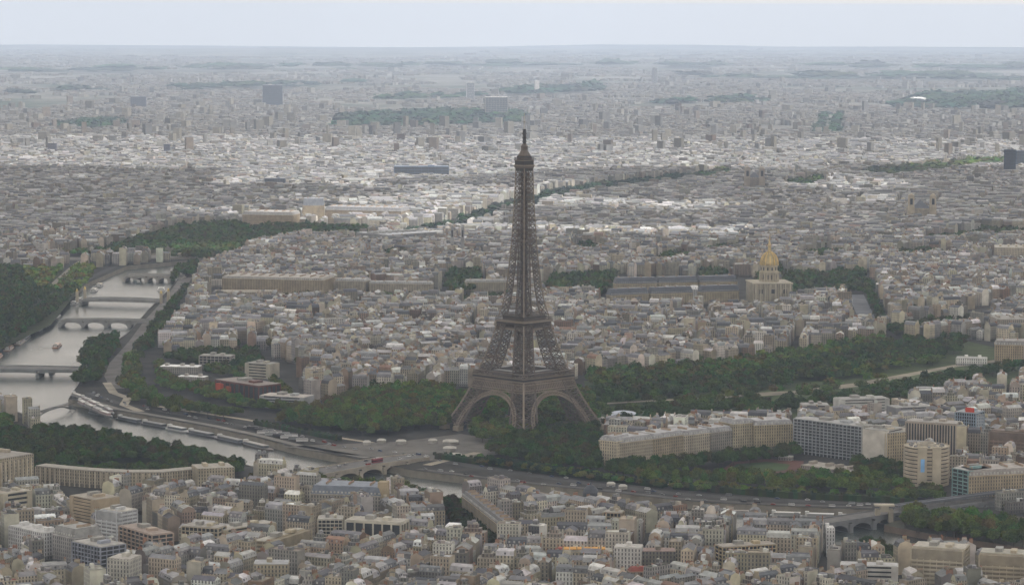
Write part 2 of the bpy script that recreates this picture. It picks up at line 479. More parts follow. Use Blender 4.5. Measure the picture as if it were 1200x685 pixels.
def eiffel():
    T = thing('lattice_tower', 'tall brown wrought iron lattice tower on four splayed pillars, rising above the whole city', 'tower', (TX, TY, 0))
    S = [(-1, -1), (1, -1), (1, 1), (-1, 1)]
    lv1 = [4, 11, 18, 25, 32, 39, 46, 53]
    lv2 = [58, 66, 74, 82, 90, 97, 104, 110]
    for sx, sy in S:
        lower = MB(); upper = MB()
        for mb, lv, t in ((lower, lv1, .85), (upper, lv2, .6)):
            def C(i, j, z):
                o, n = lerp(PROF, z), lerp(INN, z)
                return tw(sx * (o if i else n), sy * (o if j else n), z)
            for z0, z1 in zip(lv, lv[1:]):
                for i, j in ((0, 0), (0, 1), (1, 0), (1, 1)):
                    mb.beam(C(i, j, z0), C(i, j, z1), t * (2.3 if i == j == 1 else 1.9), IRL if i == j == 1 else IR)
                for (a, b) in (((1, 1), (1, 0)), ((1, 1), (0, 1)), ((0, 0), (1, 0)), ((0, 0), (0, 1))):
                    panel(mb, C(*a, z0), C(*b, z0), C(*a, z1), C(*b, z1), t * .95, 1 if lv is lv1 else 1)
        leg = lower.obj('pillar', M_IRON, T)
        upper.obj('upper_pillar', M_IRON, leg)
        fb = MB()
        o, n = lerp(PROF, 2), lerp(INN, 2)
        for i in (o - 1, n + 1):
            for j in (o - 1, n + 1):
                x, y, _ = tw(sx * i, sy * j, 0)
                fb.prism([(x + math.cos(a) * 5.5, y + math.sin(a) * 5.5) for a in [RA + rad(45 + 90 * q) for q in range(4)]], 0, 4.6, (.36, .32, .26))
        fb.obj('masonry_foot', M_PLAIN, leg)
    # arches and the frieze between the pillars, one on each side
    for k in range(4):
        c, s = math.cos(k * math.pi / 2), math.sin(k * math.pi / 2)
        def F(u, z, ins=0.0):
            h = lerp(PROF, z) - ins
            return tw(c * u - s * h, s * u + c * h, z)
        mb = MB(); nseg = 34
        W0 = 38.5; Z0 = 3.0; H = 36.5
        prev = None
        for i in range(nseg + 1):
            a = math.pi * i / nseg
            def pt(dw):
                return (math.cos(a) * (W0 + dw), Z0 + math.sin(a) * (H + dw))
            cur = [F(*pt(0)), F(*pt(3.6)), F(*pt(0), 3.0), F(*pt(3.6), 3.0)]
            if prev:
                for q, tt in ((0, 1.3), (1, 1.1), (2, .7)):
                    mb.beam(prev[q], cur[q], tt, IRL if q < 2 else IR)
                mb.beam(prev[0], cur[1], .55, IRL); mb.beam(prev[1], cur[0], .55, IRL)
                mb.beam(prev[0], cur[2], .5, IR)
            mb.beam(cur[0], cur[1], .6, IRL); mb.beam(cur[0], cur[2], .5, IR)
            prev = cur
        # spandrel rings rising to the frieze
        for i in range(3, nseg - 2):
            a = math.pi * i / nseg
            x, z = math.cos(a) * (W0 + 3.6), Z0 + math.sin(a) * (H + 3.6)
            if abs(x) < lerp(INN, z) + 3 and z < 42: mb.beam(F(x, z), F(x, 44), .5, IR)
        mb.obj('arch', M_IRON, T)
        fz = MB(); h0, h1 = 43.6, 53.4
        half = lerp(PROF, h0)
        nb = 30
        for i in range(nb + 1):
            u = -half + 2 * half * i / nb
            fz.beam(F(u, h0), F(u * (lerp(PROF, h1) / half), h1), .6, IRL)
            if i < nb:
                u2 = -half + 2 * half * (i + 1) / nb; f = lerp(PROF, h1) / half
                fz.beam(F(u, h0), F(u2 * f, h1), .5, IR); fz.beam(F(u2, h0), F(u * f, h1), .5, IR)
        for z in (h0, 45.8, 51.4, h1):
            f = lerp(PROF, z); fz.beam(F(-f, z), F(f, z), .9, IRL)
        fz.obj('frieze_truss', M_IRON, T)
    def ring(mb, h, z0, z1, col, hole=0):
        q = [tw(sx * h, sy * h, 0)[:2] for sx, sy in S]
        if not hole: mb.prism(q, z0, z1, col, bottom=True); return
        qi = [tw(sx * hole, sy * hole, 0)[:2] for sx, sy in S]
        for i in range(4):
            j = (i + 1) % 4
            mb.wall(q[i], q[j], z0, z1, col, False); mb.wall(qi[j], qi[i], z0, z1, col, False)
            for z, fl in ((z1, 0), (z0, 1)):
                p = [(*q[i], z), (*q[j], z), (*qi[j], z), (*qi[i], z)]
                mb.face(p[::-1] if fl else p, col)
    def railing(parent, h, z0, z1, n, name='railing', col=IR, t=.35):
        mb = MB()
        for k in range(4):
            a, b = S[k], S[(k + 1) % 4]
            for i in range(n):
                f = i / n
                x, y = a[0] + (b[0] - a[0]) * f, a[1] + (b[1] - a[1]) * f
                mb.beam(tw(x * h, y * h, z0), tw(x * h, y * h, z1), t, col)
            for z in (z0, z1, (z0 + z1) / 2): mb.beam(tw(a[0] * h, a[1] * h, z), tw(b[0] * h, b[1] * h, z), t * 1.3, col)
        mb.obj(name, M_IRON, parent)
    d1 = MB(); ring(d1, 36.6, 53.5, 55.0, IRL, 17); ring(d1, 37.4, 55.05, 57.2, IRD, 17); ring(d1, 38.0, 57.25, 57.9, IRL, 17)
    p1 = d1.obj('first_platform', M_IRON, T)
    railing(p1, 36.8, 57.9, 61.6, 34); railing(p1, 37.6, 57.9, 59.1, 60, t=.2)
    g = MB(); ring(g, 36.9, 61.7, 62.3, IR, 33); g.obj('gallery_roof', M_IRON, p1)
    for k in range(4):
        c, s = math.cos(k * math.pi / 2), math.sin(k * math.pi / 2)
        m = MB()
        q = [tw(c * u - s * v, s * u + c * v, 0)[:2] for u, v in ((-15, 21), (15, 21), (15, 30), (-15, 30))]
        m.prism(q, 57.95, 63.2, (.14, .13, .13), top=(.30, .30, .30)); m.obj('pavilion', M_IRON, p1)
    d2 = MB(); ring(d2, 19.6, 104.5, 106.6, IRL, 8); ring(d2, 20.3, 106.65, 107.5, IR, 8)
    ring(d2, 19.9, 111.4, 112.4, IRD, 7); ring(d2, 21.2, 112.45, 114.2, IRL, 7)
    p2 = d2.obj('second_platform', M_IRON, T)
    m = MB()
    for k in range(4):
        a, b = S[k], S[(k + 1) % 4]
        for i in range(18):
            f = i / 18; f2 = (i + 1) / 18
            A = lambda f, h, z: tw((a[0] + (b[0] - a[0]) * f) * h, (a[1] + (b[1] - a[1]) * f) * h, z)
            m.beam(A(f, 19.6, 107.5), A(f, 20.2, 111.5), .45, IR); m.beam(A(f, 19.6, 107.5), A(f2, 20.2, 111.5), .3, IRD)
    m.obj('deck_truss', M_IRON, p2)
    railing(p2, 20.8, 114.2, 117.2, 22); 
    m = MB(); ring(m, 15.5, 114.3, 118.4, IRD, 8); m.obj('upper_gallery', M_IRON, p2); railing(p2, 16.2, 118.4, 121, 18)
    # shaft
    sh = MB(); zs = [118.5]
    while zs[-1] < 268: zs.append(zs[-1] + max(4.6, lerp(PROF, zs[-1]) * .62))
    zs[-1] = 271
    for z0, z1 in zip(zs, zs[1:]):
        o0, o1 = lerp(PROF, z0), lerp(PROF, z1); n0, n1 = lerp(INN, z0), lerp(INN, z1)
        for sx, sy in S:
            sh.beam(tw(sx * o0, sy * o0, z0), tw(sx * o1, sy * o1, z1), 1.15, IRL)
            if n0 > 1.2:
                sh.beam(tw(sx * n0, sy * o0, z0), tw(sx * n1, sy * o1, z1), 1.0, IR); sh.beam(tw(sx * o0, sy * n0, z0), tw(sx * o1, sy * n1, z1), 1.0, IR)
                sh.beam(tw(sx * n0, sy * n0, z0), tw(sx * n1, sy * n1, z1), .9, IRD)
        for k in range(4):
            c, s = math.cos(k * math.pi / 2), math.sin(k * math.pi / 2)
            f = lambda u, h, z: tw(c * u - s * h, s * u + c * h, z)
            if n0 > 1.2:
                for e in (-1, 1): panel(sh, f(e * n0, o0, z0), f(e * o0, o0, z0), f(e * n1, o1, z1), f(e * o1, o1, z1), .46, 1)
                sh.beam(f(-n1, o1, z1), f(n1, o1, z1), .7, IR)
                panel(sh, f(-n0, n0, z0), f(n0, n0, z0), f(-n1, n1, z1), f(n1, n1, z1), .4, 1, False)
            else:
                sh.beam(f(0, o0, z0), f(0, o1, z1), 1.0, IR)
                panel(sh, f(-o0, o0, z0), f(0, o0, z0), f(-o1, o1, z1), f(0, o1, z1), .62, 1, False)
                panel(sh, f(0, o0, z0), f(o0, o0, z0), f(0, o1, z1), f(o1, o1, z1), .62, 1, False)
    upr = sh.obj('upper_shaft', M_IRON, T)
    m = MB(); m.box(TX, TY, 118.5, 4.6, 4.6, 152, RA, (.07, .055, .05))
    for z in range(124, 270, 9): m.box(TX, TY, z, 6.4, 6.4, .9, RA, IR)
    m.obj('lift_shaft', M_IRON, upr)
    m = MB(); ring(m, 9.2, 195, 196.5, IR, 2); m.obj('landing', M_IRON, upr)
    # summit
    m = MB(); ring(m, 6.6, 268, 271, IRD); ring(m, 7.0, 271, 273, IR); ring(m, 7.6, 273, 274.4, IRL)
    ring(m, 6.9, 274.4, 278.6, IRD); ring(m, 7.3, 278.6, 279.3, IRL)
    p3 = m.obj('summit_platform', M_IRON, T)
    railing(p3, 7.1, 279.3, 282.2, 12)
    m = MB(); ring(m, 5.4, 279.3, 283.4, IRD); m.lathe(TX, TY, [(6.6, 283.4), (6.6, 284.2), (5.0, 286.6), (3.6, 289), (3.4, 292.5), (3.9, 293), (2.4, 295.4), (0, 296.6)], IR, 12)
    m.obj('cupola', M_IRON, p3)
    m = MB(); m.box(TX, TY, 295, 2.4, 2.4, 16, RA, IRD); m.box(TX, TY, 311, 1.1, 1.1, 10, RA, (.5, .5, .5)); m.box(TX, TY, 321, .5, .5, 6.5, RA, (.5, .5, .5))
    m.box(TX, TY, 318.2, 4, 4, .6, RA, (.3, .3, .3))
    for z in (298, 302, 306): m.box(TX, TY, z, 3.6, 3.6, .8, RA, IRD)
    m.obj('antenna', M_IRON, p3)
eiffel()
BLOCK.append(Zone([tw(sx * 75, sy * 75, 0)[:2] for sx, sy in ((-1, -1), (1, -1), (1, 1), (-1, 1))]))

# ------------------------------------------------------------------ named buildings from a front line, in metres
ANCH = []
CR = (.46, .42, .34); TAN = (.40, .35, .26); WHT = (.66, .65, .62); ZN = (.25, .265, .285); SL = (.125, .135, .155)
FLT = (.34, .335, .315); BRN = (.22, .17, .13); DKG = (.06, .065, .07); PNK = (.43, .35, .30)
def frame(p0, p1, depth):
    """front line p0->p1 (pixels on the ground) and depth back from it: corners, direction vectors"""
    a = Vector(G(*p0)); b = Vector(G(*p1)); e = (b - a); L = e.length; e.normalize()
    n = Vector((-e.y, e.x))
    if n.dot(a - Vector((CX, CY))) < 0: n = -n      # away from the camera
    return a, b, e, n, L
def quadof(a, e, n, u0, u1, v0, v1):
    q = [a + e * u0 + n * v0, a + e * u1 + n * v0, a + e * u1 + n * v1, a + e * u0 + n * v1]
    q = [(p.x, p.y) for p in q]
    s = sum(q[i][0] * q[(i + 1) % 4][1] - q[(i + 1) % 4][0] * q[i][1] for i in range(4))
    return q if s > 0 else q[::-1]
def hip(mb, q, z0, z1, inset, col, top=None):
    cx = sum(p[0] for p in q) / 4; cy = sum(p[1] for p in q) / 4
    qi = []
    for i in range(4):
        p, pn, pp = Vector(q[i]), Vector(q[(i + 1) % 4]), Vector(q[i - 1])
        e1 = (pn - p); l1 = e1.length; e2 = (pp - p); l2 = e2.length
        qi.append(tuple(p + e1 / l1 * min(inset, l1 * .48) + e2 / l2 * min(inset, l2 * .48)))
    for i in range(4):
        j = (i + 1) % 4
        mb.face([(*q[i], z0), (*q[j], z0), (*qi[j], z1), (*qi[i], z1)], col)
    mb.face([(*p, z1) for p in qi], top or col)
    return qi
def building(name, label, cat, p0, p1, depth, h, style='hauss', wall=CR, roof=ZN, anchor=None, roofh=4.5, floors=None, extra=None, group=None, short=False, bays=None, lift=0):
    a, b, e, n, L = frame(p0, p1, depth)
    depth0 = depth
    c = a + e * (L / 2) + n * (depth / 2)
    T = thing(name, label, cat, (c.x, c.y, 0), group)
    Q = lambda u0, u1, v0, v1: quadof(a, e, n, u0, u1, v0, v1)
    BLOCK.append(Zone(Q(-4, L + 4, -16 if anchor and p0[1] > 600 else -5, depth + 4)))
    mw = MB(); mr = MB()
    q = Q(0, L, 0, depth)
    F = floors or max(2, round(h / 3.2)); fh = h / F
    if style == 'hauss':
        mw.prism(q, 0, h, wall, True)
        mw.prism(Q(-.5, L + .5, -.5, depth + .5), h, h + .6, tuple(x * 1.1 for x in wall))
        hip(mr, q, h + .6, h + .6 + roofh, 2.2, roof, tuple(min(1, x * 1.25) for x in roof))
        W = mw.obj('wall', M_WALL, T)
        nd = int(L / 3.2)
        for i in range(nd if h > 12 else 0):
            u = (i + .5) * L / nd
            for v in (.3, depth - 1.9): mr.prism(Q(u - .7, u + .7, v, v + 1.6), h + 1, h + 3, (.5, .5, .48), top=(.3, .31, .33))
        R = mr.obj('roof', M_ROOF, T)
        k = max(2, int(L / 16))
        for i in range(k):
            m = MB(); u = L * (i + .5) / k + rnd.uniform(-2, 2)
            m.prism(Q(u - .5, u + .5, depth * .25, depth * .75), h + .8, h + roofh + 2.4, (.40, .34, .27), top=(.32, .16, .09)); m.obj('chimney', M_CHIM, R)
    elif style == 'flat':
        mw.prism(q, 0, h, wall, True)
        W = mw.obj('wall', M_WALL, T)
        mr.prism(Q(.3, L - .3, .3, depth - .3), h + .003, h + .5, roof)
        for i in range(max(1, int(L / 14))):
            u = L * (i + .5) / max(1, int(L / 14)) + rnd.uniform(-3, 3)
            mr.prism(Q(max(0, u - 2), min(L, u + 2), depth * .35, depth * .7), h + .5, h + 3.2, wall)
        mr.obj('roof', M_ROOF, T)
    elif style in ('bands', 'grid', 'fins', 'terrace'):
        dark = DKG
        mw.prism(Q(.9, L - .9, .9, depth - .9), 0, h - .3, dark if style != 'terrace' else tuple(x * .7 for x in wall))
        W = mw.obj('glazing', M_GLASS if style != 'terrace' else M_WALL, T)
        m = MB()
        for f in range(F + 1):
            z = f * fh
            st = 0 if style != 'terrace' else max(0, f - F + 3) * 2.2
            if style in ('bands', 'terrace'):
                m.prism(Q(0, L, st, depth), max(0, z - .2), min(h, z + (1.7 if f < F and style == 'bands' else 1.15 if f < F else 0)), wall, bottom=True)
            elif style == 'grid' and f:
                m.prism(Q(0, L, 0, depth), z - .45, z + .25 if f < F else z, wall, bottom=True)
        if style == 'fins': m.prism(Q(0, L, 0, depth), h - 1.6, h, wall, bottom=True)
        m.obj('floor_bands', M_PLAIN, T)
        m = MB()
        nb = bays or max(2, int(L / (3.2 if style == 'grid' else 5)))
        if style in ('grid', 'fins', 'terrace'):
            tw_ = .5 if style != 'fins' else 1.2
            for i in range(nb + 1):
                u = i * (L - tw_) / nb
                m.prism(Q(u, u + tw_, -.12 if style != 'terrace' else .3, .95), 0, h - .01 if style != 'terrace' else h - fh * 2.4, wall)
                m.prism(Q(u, u + tw_, depth - .95, depth + .12), 0, h - .01, wall)
            ns = max(1, int(depth / 6))
            for i in range(ns + 1):
                v = i * (depth - tw_) / ns
                for u in (-.12, L - .9): m.prism(Q(u, u + 1.02, v + .01, v + tw_), 0, h - .02, wall)
        else:
            for u in (-.1, L - 5):
                m = MB(); m.prism(Q(u, u + 5.1, -.1, depth + .1), 0, h + .1, wall); m.obj('end_pier', M_PLAIN, T)
            m = MB()
        m.obj('piers', M_PLAIN, T)
        mr.prism(Q(.6, L - .6, .6 + (6.6 if style == 'terrace' else 0), depth - .6), h + .003, h + .6, roof)
        mr.prism(Q(L * .3, L * .45, depth * .4, depth * .8), h + .6, h + 3.4, FLT)
        mr.prism(Q(L * .62, L * .74, depth * .3, depth * .7), h + .6, h + 2.8, wall)
        mr.obj('roof', M_ROOF, T)
    if extra: extra(T, Q, L, depth, h)
    if anchor: ANCH.append((anchor, *P(c.x, c.y, h * .7)))
    return T, Q, L, e, n, a

# ---------------- right bank of the frame: the modern slabs and the long row
building('hotel_slab', 'long blue-grey gridded hotel slab with pale end wall, left of the beige tower', 'hotel', (929, 530), (1010, 541), 20, 34, 'grid', (.40, .42, .44), (.42, .42, .42), 'the blue-grey hotel slab', bays=18)
building('hotel_end_wing', 'pale windowless end block closing the blue-grey hotel slab', 'hotel', (1011, 541.5), (1023, 541), 20, 35, 'flat', (.50, .49, .46), FLT)
building('office_tower', 'blank tan stone gable block between hotel slab and ribbed office', 'office block', (1025, 545), (1037, 548), 24, 33, 'flat', (.47, .41, .30), FLT)
building('office_slab', 'white office slab with thin horizontal bands beside the tan gable block', 'office block', (1038, 548), (1060, 543), 26, 35, 'bands', (.56, .54, .50), FLT, floors=11)
building('office_slab', 'long dark brown office front with tall vertical fins behind the rounded block', 'office block', (1060, 536), (1120, 540), 22, 36, 'fins', (.42, .38, .33), (.40, .38, .36), bays=18)
building('office_block', 'two pale stone pylons ending the dark finned office', 'office block', (1120.5, 540), (1132, 540), 20, 34, 'bands', (.52, .48, .38), FLT, floors=2)
building('glass_tower', 'blue glass office tower with a red rooftop sign', 'office tower', (1118, 527), (1143, 529), 24, 38, 'grid', (.33, .39, .45), (.35, .37, .4), 'the blue glass tower', bays=9,
         extra=lambda T, Q, L, d, h: (lambda m: (m.prism(Q(L * .45, L * .85, 3, 4), h + .6, h + 5, (.55, .09, .04)), m.obj('roof_sign', M_PLAIN, T)))(MB()))
building('glass_tower', 'narrow pale blue tower adjoining the one with the red sign', 'office tower', (1144, 529), (1152, 528), 18, 36, 'flat', (.42, .46, .50), FLT)
building('balcony_block', 'dark brown apartment slab full of balconies near the right edge', 'apartment block', (1158, 541), (1212, 545), 20, 30, 'terrace', (.30, .235, .19), (.2, .15, .12), 'the dark balcony slab', bays=10)
def rounded():
    a = Vector(G(1063, 572)); b = Vector(G(1112, 566)); c = (a + b) / 2 + Vector((14, 0)); R = 21
    T = thing('rounded_office', 'beige rounded office block with striped floors and a blue mural, before the dark fins', 'office block', (c.x, c.y, 0))
    c = c
    F = 10; fh = 3.5; H = F * fh
    m = MB(); m.lathe(c.x, c.y, [(R - 1, 0), (R - 1, H)], DKG, 40); m.obj('glazing', M_GLASS, T)
    m = MB()
    for f in range(F + 1):
        z = f * fh; z2 = min(H + .8, z + 2.5)
        m.lathe(c.x, c.y, [(R - 1.2, z), (R, z), (R, z2), (R - 1.2, z2)], (.47, .42, .34), 40)
    m.obj('floor_bands', M_PLAIN, T)
    m = MB()
    for k, dx in enumerate((-6.5, 6.5)):
        m.box(c.x - R + 1.5, c.y - dx, 0, 5, 8, H + 2, 0, (.50, .46, .38))
    m.obj('entrance_bay', M_PLAIN, T)
    m = MB()
    for dz, dy, ww, hh, cc in ((14, 0, 3.6, 12, (.30, .50, .72)), (17, 1, 1.6, 7, (.75, .78, .8)), (15, -.8, 1.4, 3, (.10, .16, .25))):
        m.box(c.x - R - 1.05 - ww * .02, c.y + 6.5 + dy, dz, .12, ww, hh, 0, cc)
    m.obj('mural', M_PLAIN, T)
    m = MB(); m.lathe(c.x, c.y, [(R - 1.4, H + .3), (7, H + .3)], (.50, .46, .38), 40); m.lathe(c.x, c.y, [(9, H + .3), (9, H + 3), (7, H + 3), (7, H - 2), (0, H - 2)], (.45, .42, .36), 24)
    for k in range(14):
        t = k * .45; m.box(c.x + 15 * math.cos(t), c.y + 15 * math.sin(t), H + .3, 2.6, 1.8, 1.6, t, (.3, .3, .3))
    m.obj('roof', M_ROOF, T)
    BLOCK.append(Zone([(c.x + 26 * math.cos(t), c.y + 26 * math.sin(t)) for t in [i * .785 for i in range(8)]]))
    ANCH.append(('the rounded striped office', *P(c.x, c.y, 20)))
rounded()
building('glass_cube_building', 'pale green glass-fronted block at the corner beside the ornate corner house', 'office block', (1115, 583), (1134, 587), 30, 27, 'grid', (.28, .40, .40), (.42, .42, .41), 'the green glass block', bays=3)
building('corner_house', 'ornate cream apartment house with arched bays right of the green glass block', 'apartment house', (1135, 587), (1215, 583), 32, 22, 'hauss', (.44, .38, .28), (.33, .31, .29), 'the ornate cream corner house', roofh=5)
for (x0, y0, x1, y1, h, lab, wl) in (
    (703, 545, 722, 547, 24, 'pale corner mansion with rounded end nearest the iron tower', (.55, .50, .40)), (723, 546.5, 765, 541, 22, 'cream mansion with grey mansard in the row beside the tower trees', CR),
    (766, 541, 800, 536, 22, 'sand-coloured mansion in the middle of the long row behind plane trees', (.42, .37, .28)), (801, 536, 832, 532, 21, 'light stone mansion right of the sand-coloured mansion', (.48, .44, .36)),
    (833, 531, 858, 528, 20, 'greyer mansion in the long row where trees hide the door', (.36, .34, .30)), (884, 527, 929, 525, 24, 'tan mansion with a lead-grey roof just left of the hotel slab', (.45, .40, .29)), (859, 528, 883, 526, 26, 'taller cream mansion with a pale zinc roof near the sports field', (.46, .42, .32))):
    building('riverside_mansion', lab, 'mansion', (x0, y0), (x1, y1), 26, h, 'hauss', wl, (.36, .36, .37), roofh=4.5, group='mansions in the long row by the tower')
ANCH.append(('the long mansion row', 790, 515))
for (x0, y0, x1, y1, h, lab, wl) in ((940, 497, 972, 497, 20, 'low apartment block peeping over the left half of the hotel slab', (.42, .40, .37)), (985, 495, 1042, 493, 24, 'long white terraced block behind the hotel slab', (.52, .52, .50)), (1050, 505, 1090, 503, 24, 'grey block with small roof boxes behind the finned office', (.33, .33, .34))):
    building('apartment_block', lab, 'apartment block', (x0, y0), (x1, y1), 22, h, 'bands', wl, (.38, .38, .37))
def disc_sheet(name, pts, z, col, mat=None, kind='structure'):
    o = sheet(name, [pts], z, mat or M_GROUNDC, col); kindof(o, kind); return o
disc_sheet('running_track', GP([(838, 556), (858, 541), (900, 537), (942, 540), (940, 549), (900, 557), (860, 562)]), .15, (.17, .085, .07))
disc_sheet('sports_pitch', GP([(846, 556), (864, 543.5), (898, 541), (926, 544), (922, 550), (893, 555), (862, 559.5)]), .25, (.075, .12, .045))
BLOCK.append(Zone(GP([(780, 552), (835, 538), (930, 530), (1050, 549), (1120, 590), (1060, 590), (880, 575), (770, 563)])))
building('sports_hall', 'low flat-roofed sports hall between red running track and trees', 'hall', (938, 552), (997, 560), 26, 6, 'flat', (.36, .33, .29), (.40, .38, .34))
building('field_hut', 'small white hut at the corner of the red track', 'hut', (912, 539), (927, 540), 8, 4, 'flat', (.62, .60, .56), (.62, .62, .60))

# ---------------- museum by the river and its neighbours
building('museum', 'long dark red museum on stilts with orange end box by the park', 'museum', (252, 462), (303, 470), 32, 17, 'fins', (.17, .075, .055), (.28, .24, .22), 'the dark red museum', bays=9,
         extra=lambda T, Q, L, d, h: (lambda m: (m.prism(Q(L * .08, L * .2, -4, 0), 5, 14, (.46, .11, .05)), m.prism(Q(L * .3, L * .38, -3, 0), 6, 12, (.36, .12, .06)), m.obj('projecting_box', M_PLAIN, T)))(MB()))
building('museum_annex', 'pale curved-front annex with round white roof beside the dark red museum', 'annex', (304, 477), (356, 480), 26, 13, 'bands', (.40, .41, .42), (.50, .47, .44), floors=4, anchor='the museum annex')
building('exhibition_hall', 'flat hall with a bright white roof behind the riverside park', 'hall', (187, 440), (232, 441), 20, 11, 'flat', (.38, .37, .34), (.80, .80, .80), 'the white-roofed hall')
building('exhibition_hall', 'smaller hall with a bright white strip roof right of the other', 'hall', (208, 449), (240, 450), 14, 8, 'flat', (.40, .38, .35), (.78, .78, .78))
building('office_block', 'pale gridded office block behind white-roofed halls', 'office block', (233, 432), (270, 433), 20, 16, 'grid', (.42, .40, .37), FLT, bays=8)
building('office_block', 'cream office with striped front right of the white-roofed halls', 'office block', (287, 442), (316, 444), 22, 17, 'bands', (.46, .44, .38), FLT, floors=5)
def spare(): pass

# ---------------- palace wings and blocks across the left foreground
building('palace_pavilion', 'massive beige palace pavilion with plain flat roof at the left edge', 'palace', (-40, 592), (40, 578), 60, 36, 'flat', (.44, .40, .32), (.33, .31, .28), 'the palace pavilion',
         extra=lambda T, Q, L, d, h: (lambda m: ([m.prism(Q(L * .5 + i * 5.2, L * .5 + i * 5.2 + 1.6, -1.2, .4), 0, h - 3, (.50, .46, .38)) for i in range(8)], m.obj('colonnade', M_PLAIN, T)))(MB()))
def curved_wing():
    arc = [(42, 565), (70, 568), (105, 571), (145, 573), (190, 573), (232, 569)]
    pts = GP(arc); L = [];
    L0, R0 = offset_strip(pts, 0, 15)
    if (Vector(R0[2]) - Vector(pts[2])).dot(Vector((1, 0))) < 0: L0, R0 = offset_strip(pts, 0, -15)
    mid = pts[len(pts) // 2]
    T = thing('curved_palace_wing', 'long low curved palace wing in beige stone, bending between its two pavilions', 'palace', (mid[0], mid[1], 0))
    m = MB(); r = MB(); s = MB()
    for i in range(len(pts) - 1):
        q = [pts[i], pts[i + 1], R0[i + 1], R0[i]]
        if (Vector(q[1]) - Vector(q[0])).cross(Vector(q[2]) - Vector(q[0])) < 0: q = q[::-1]
        m.prism(q, 0, 15, (.44, .40, .32), True)
        r.prism(q, 15.02, 16, (.36, .34, .30))
        k = int((Vector(pts[i + 1]) - Vector(pts[i])).length / 5)
        for j in range(k):
            f = j / k; x = pts[i][0] * (1 - f) + pts[i + 1][0] * f; y = pts[i][1] * (1 - f) + pts[i + 1][1] * f
            s.box(x - .3, y, 0, 1.2, 1.4, 14.6, 0, (.50, .46, .38))
        BLOCK.append(Zone(q, 5))
    m.obj('wall', M_WALL, T); r.obj('roof', M_ROOF, T); s.obj('pilasters', M_PLAIN, T)
    ANCH.append(('the curved palace wing', *P(mid[0], mid[1], 10)))
curved_wing()
building('palace_pavilion', 'square beige end pavilion of the curved wing, closest to the river bend', 'palace', (232, 575), (275, 573), 28, 20, 'flat', (.46, .42, .33), (.40, .38, .33), 'the end pavilion')
def rowdef(*a, **k): building(*a, **k)
rowdef('curved_terrace_block', 'cream apartment block with three balcony tiers below the palace pavilion', 'apartment block', (4, 612), (38, 607), 20, 24, 'bands', (.50, .47, .39), (.45, .42, .36), 'the cream balcony block', floors=6)
rowdef('apartment_slab', 'tall tan slab with fine horizontal stripes at the head of the street', 'apartment block', (82, 622), (111, 628), 26, 30, 'bands', (.42, .36, .27), (.36, .33, .28), 'the tan striped slab', floors=11)
rowdef('apartment_slab', 'white block stepping down in sharp balconies against the tan striped slab', 'apartment block', (112, 640), (137, 644), 24, 30, 'terrace', (.56, .57, .58), (.5, .48, .44), 'the white stepped block', floors=10)
rowdef('apartment_slab', 'pinkish slab with dark square windows right of the white stepped block', 'apartment block', (139, 652), (178, 664), 20, 25, 'grid', (.45, .38, .32), (.36, .3, .26), 'the pinkish window slab', bays=8)
rowdef('apartment_slab', 'white block with blank bright gable at far left', 'apartment block', (10, 646), (52, 656), 20, 21, 'flat', (.60, .60, .60), (.50, .50, .49), 'the white gable block')
rowdef('office_slab', 'blue-grey office of small square panes low at left', 'office block', (84, 686), (118, 694), 24, 34, 'grid', (.33, .35, .40), (.40, .39, .37), 'the blue-grey pane office', bays=9)
rowdef('sloped_roof_building', 'grey building with a broad plain sloping roof above the pane office', 'office block', (62, 658), (88, 664), 26, 22, 'hauss', (.44, .43, .42), (.30, .30, .29), roofh=7)
rowdef('apartment_tower', 'plain cream tower block with blank west side near bottom left', 'apartment block', (126, 704), (152, 706), 20, 32, 'flat', (.50, .49, .45), (.45, .43, .40), 'the plain cream tower')
rowdef('apartment_slab', 'cream slab with deep shaded windows left of the slab with red awnings', 'apartment block', (212, 645), (256, 648), 16, 20, 'grid', (.47, .43, .34), (.38, .36, .33), 'the cream window slab', bays=9)
rowdef('apartment_slab', 'cream slab with red awnings on its lower balconies', 'apartment block', (262, 646), (324, 636), 16, 17, 'bands', (.50, .46, .36), (.44, .42, .38), 'the red awning slab', floors=5,
       extra=lambda T, Q, L, d, h: [(lambda m: (m.prism(Q(L * f, L * f + 6, -1.6, 0), 7 + k * 3.4, 7.8 + k * 3.4, (.36, .08, .06)), m.obj('awning', M_PLAIN, T)))(MB()) for k, f in enumerate((.12, .3, .22))])
rowdef('apartment_slab', 'long tan slab with dark balcony bands, climbing to the right below red awning slab', 'apartment block', (318, 668), (366, 652), 16, 22, 'terrace', (.46, .41, .31), (.42, .40, .35), 'the long tan slab', floors=7)
rowdef('blank_gable_house', 'broad house turning a blank tan party wall to the camera', 'apartment house', (297, 695), (338, 695), 18, 22, 'flat', (.41, .375, .29), (.40, .41, .42), 'the blank tan gable')
rowdef('red_roof_annex', 'low annex with a thin dull red roof line in the middle left', 'house', (304, 613), (336, 613), 9, 8, 'hauss', (.42, .38, .31), (.34, .07, .05), 'the dull red roof', roofh=2)
rowdef('grand_hall', 'huge hall with blue-grey pitched roof and stone end tower near the bridge', 'hall', (364, 604), (446, 607), 34, 19, 'hauss', (.40, .38, .34), (.20, .225, .265), 'the blue-grey hall roof', roofh=7,
       extra=lambda T, Q, L, d, h: (lambda m: (m.prism(Q(L - 3, L + 5, 2, 12), 0, h + 12, (.42, .36, .26)), m.obj('stone_tower', M_PLAIN, T), ))(MB()))
rowdef('modernist_block', 'modernist block with tall white piers and dark bays below the big hall', 'office block', (404, 645), (470, 649), 20, 25, 'fins', (.52, .50, .44), (.44, .42, .37), 'the white-pier block', bays=6)
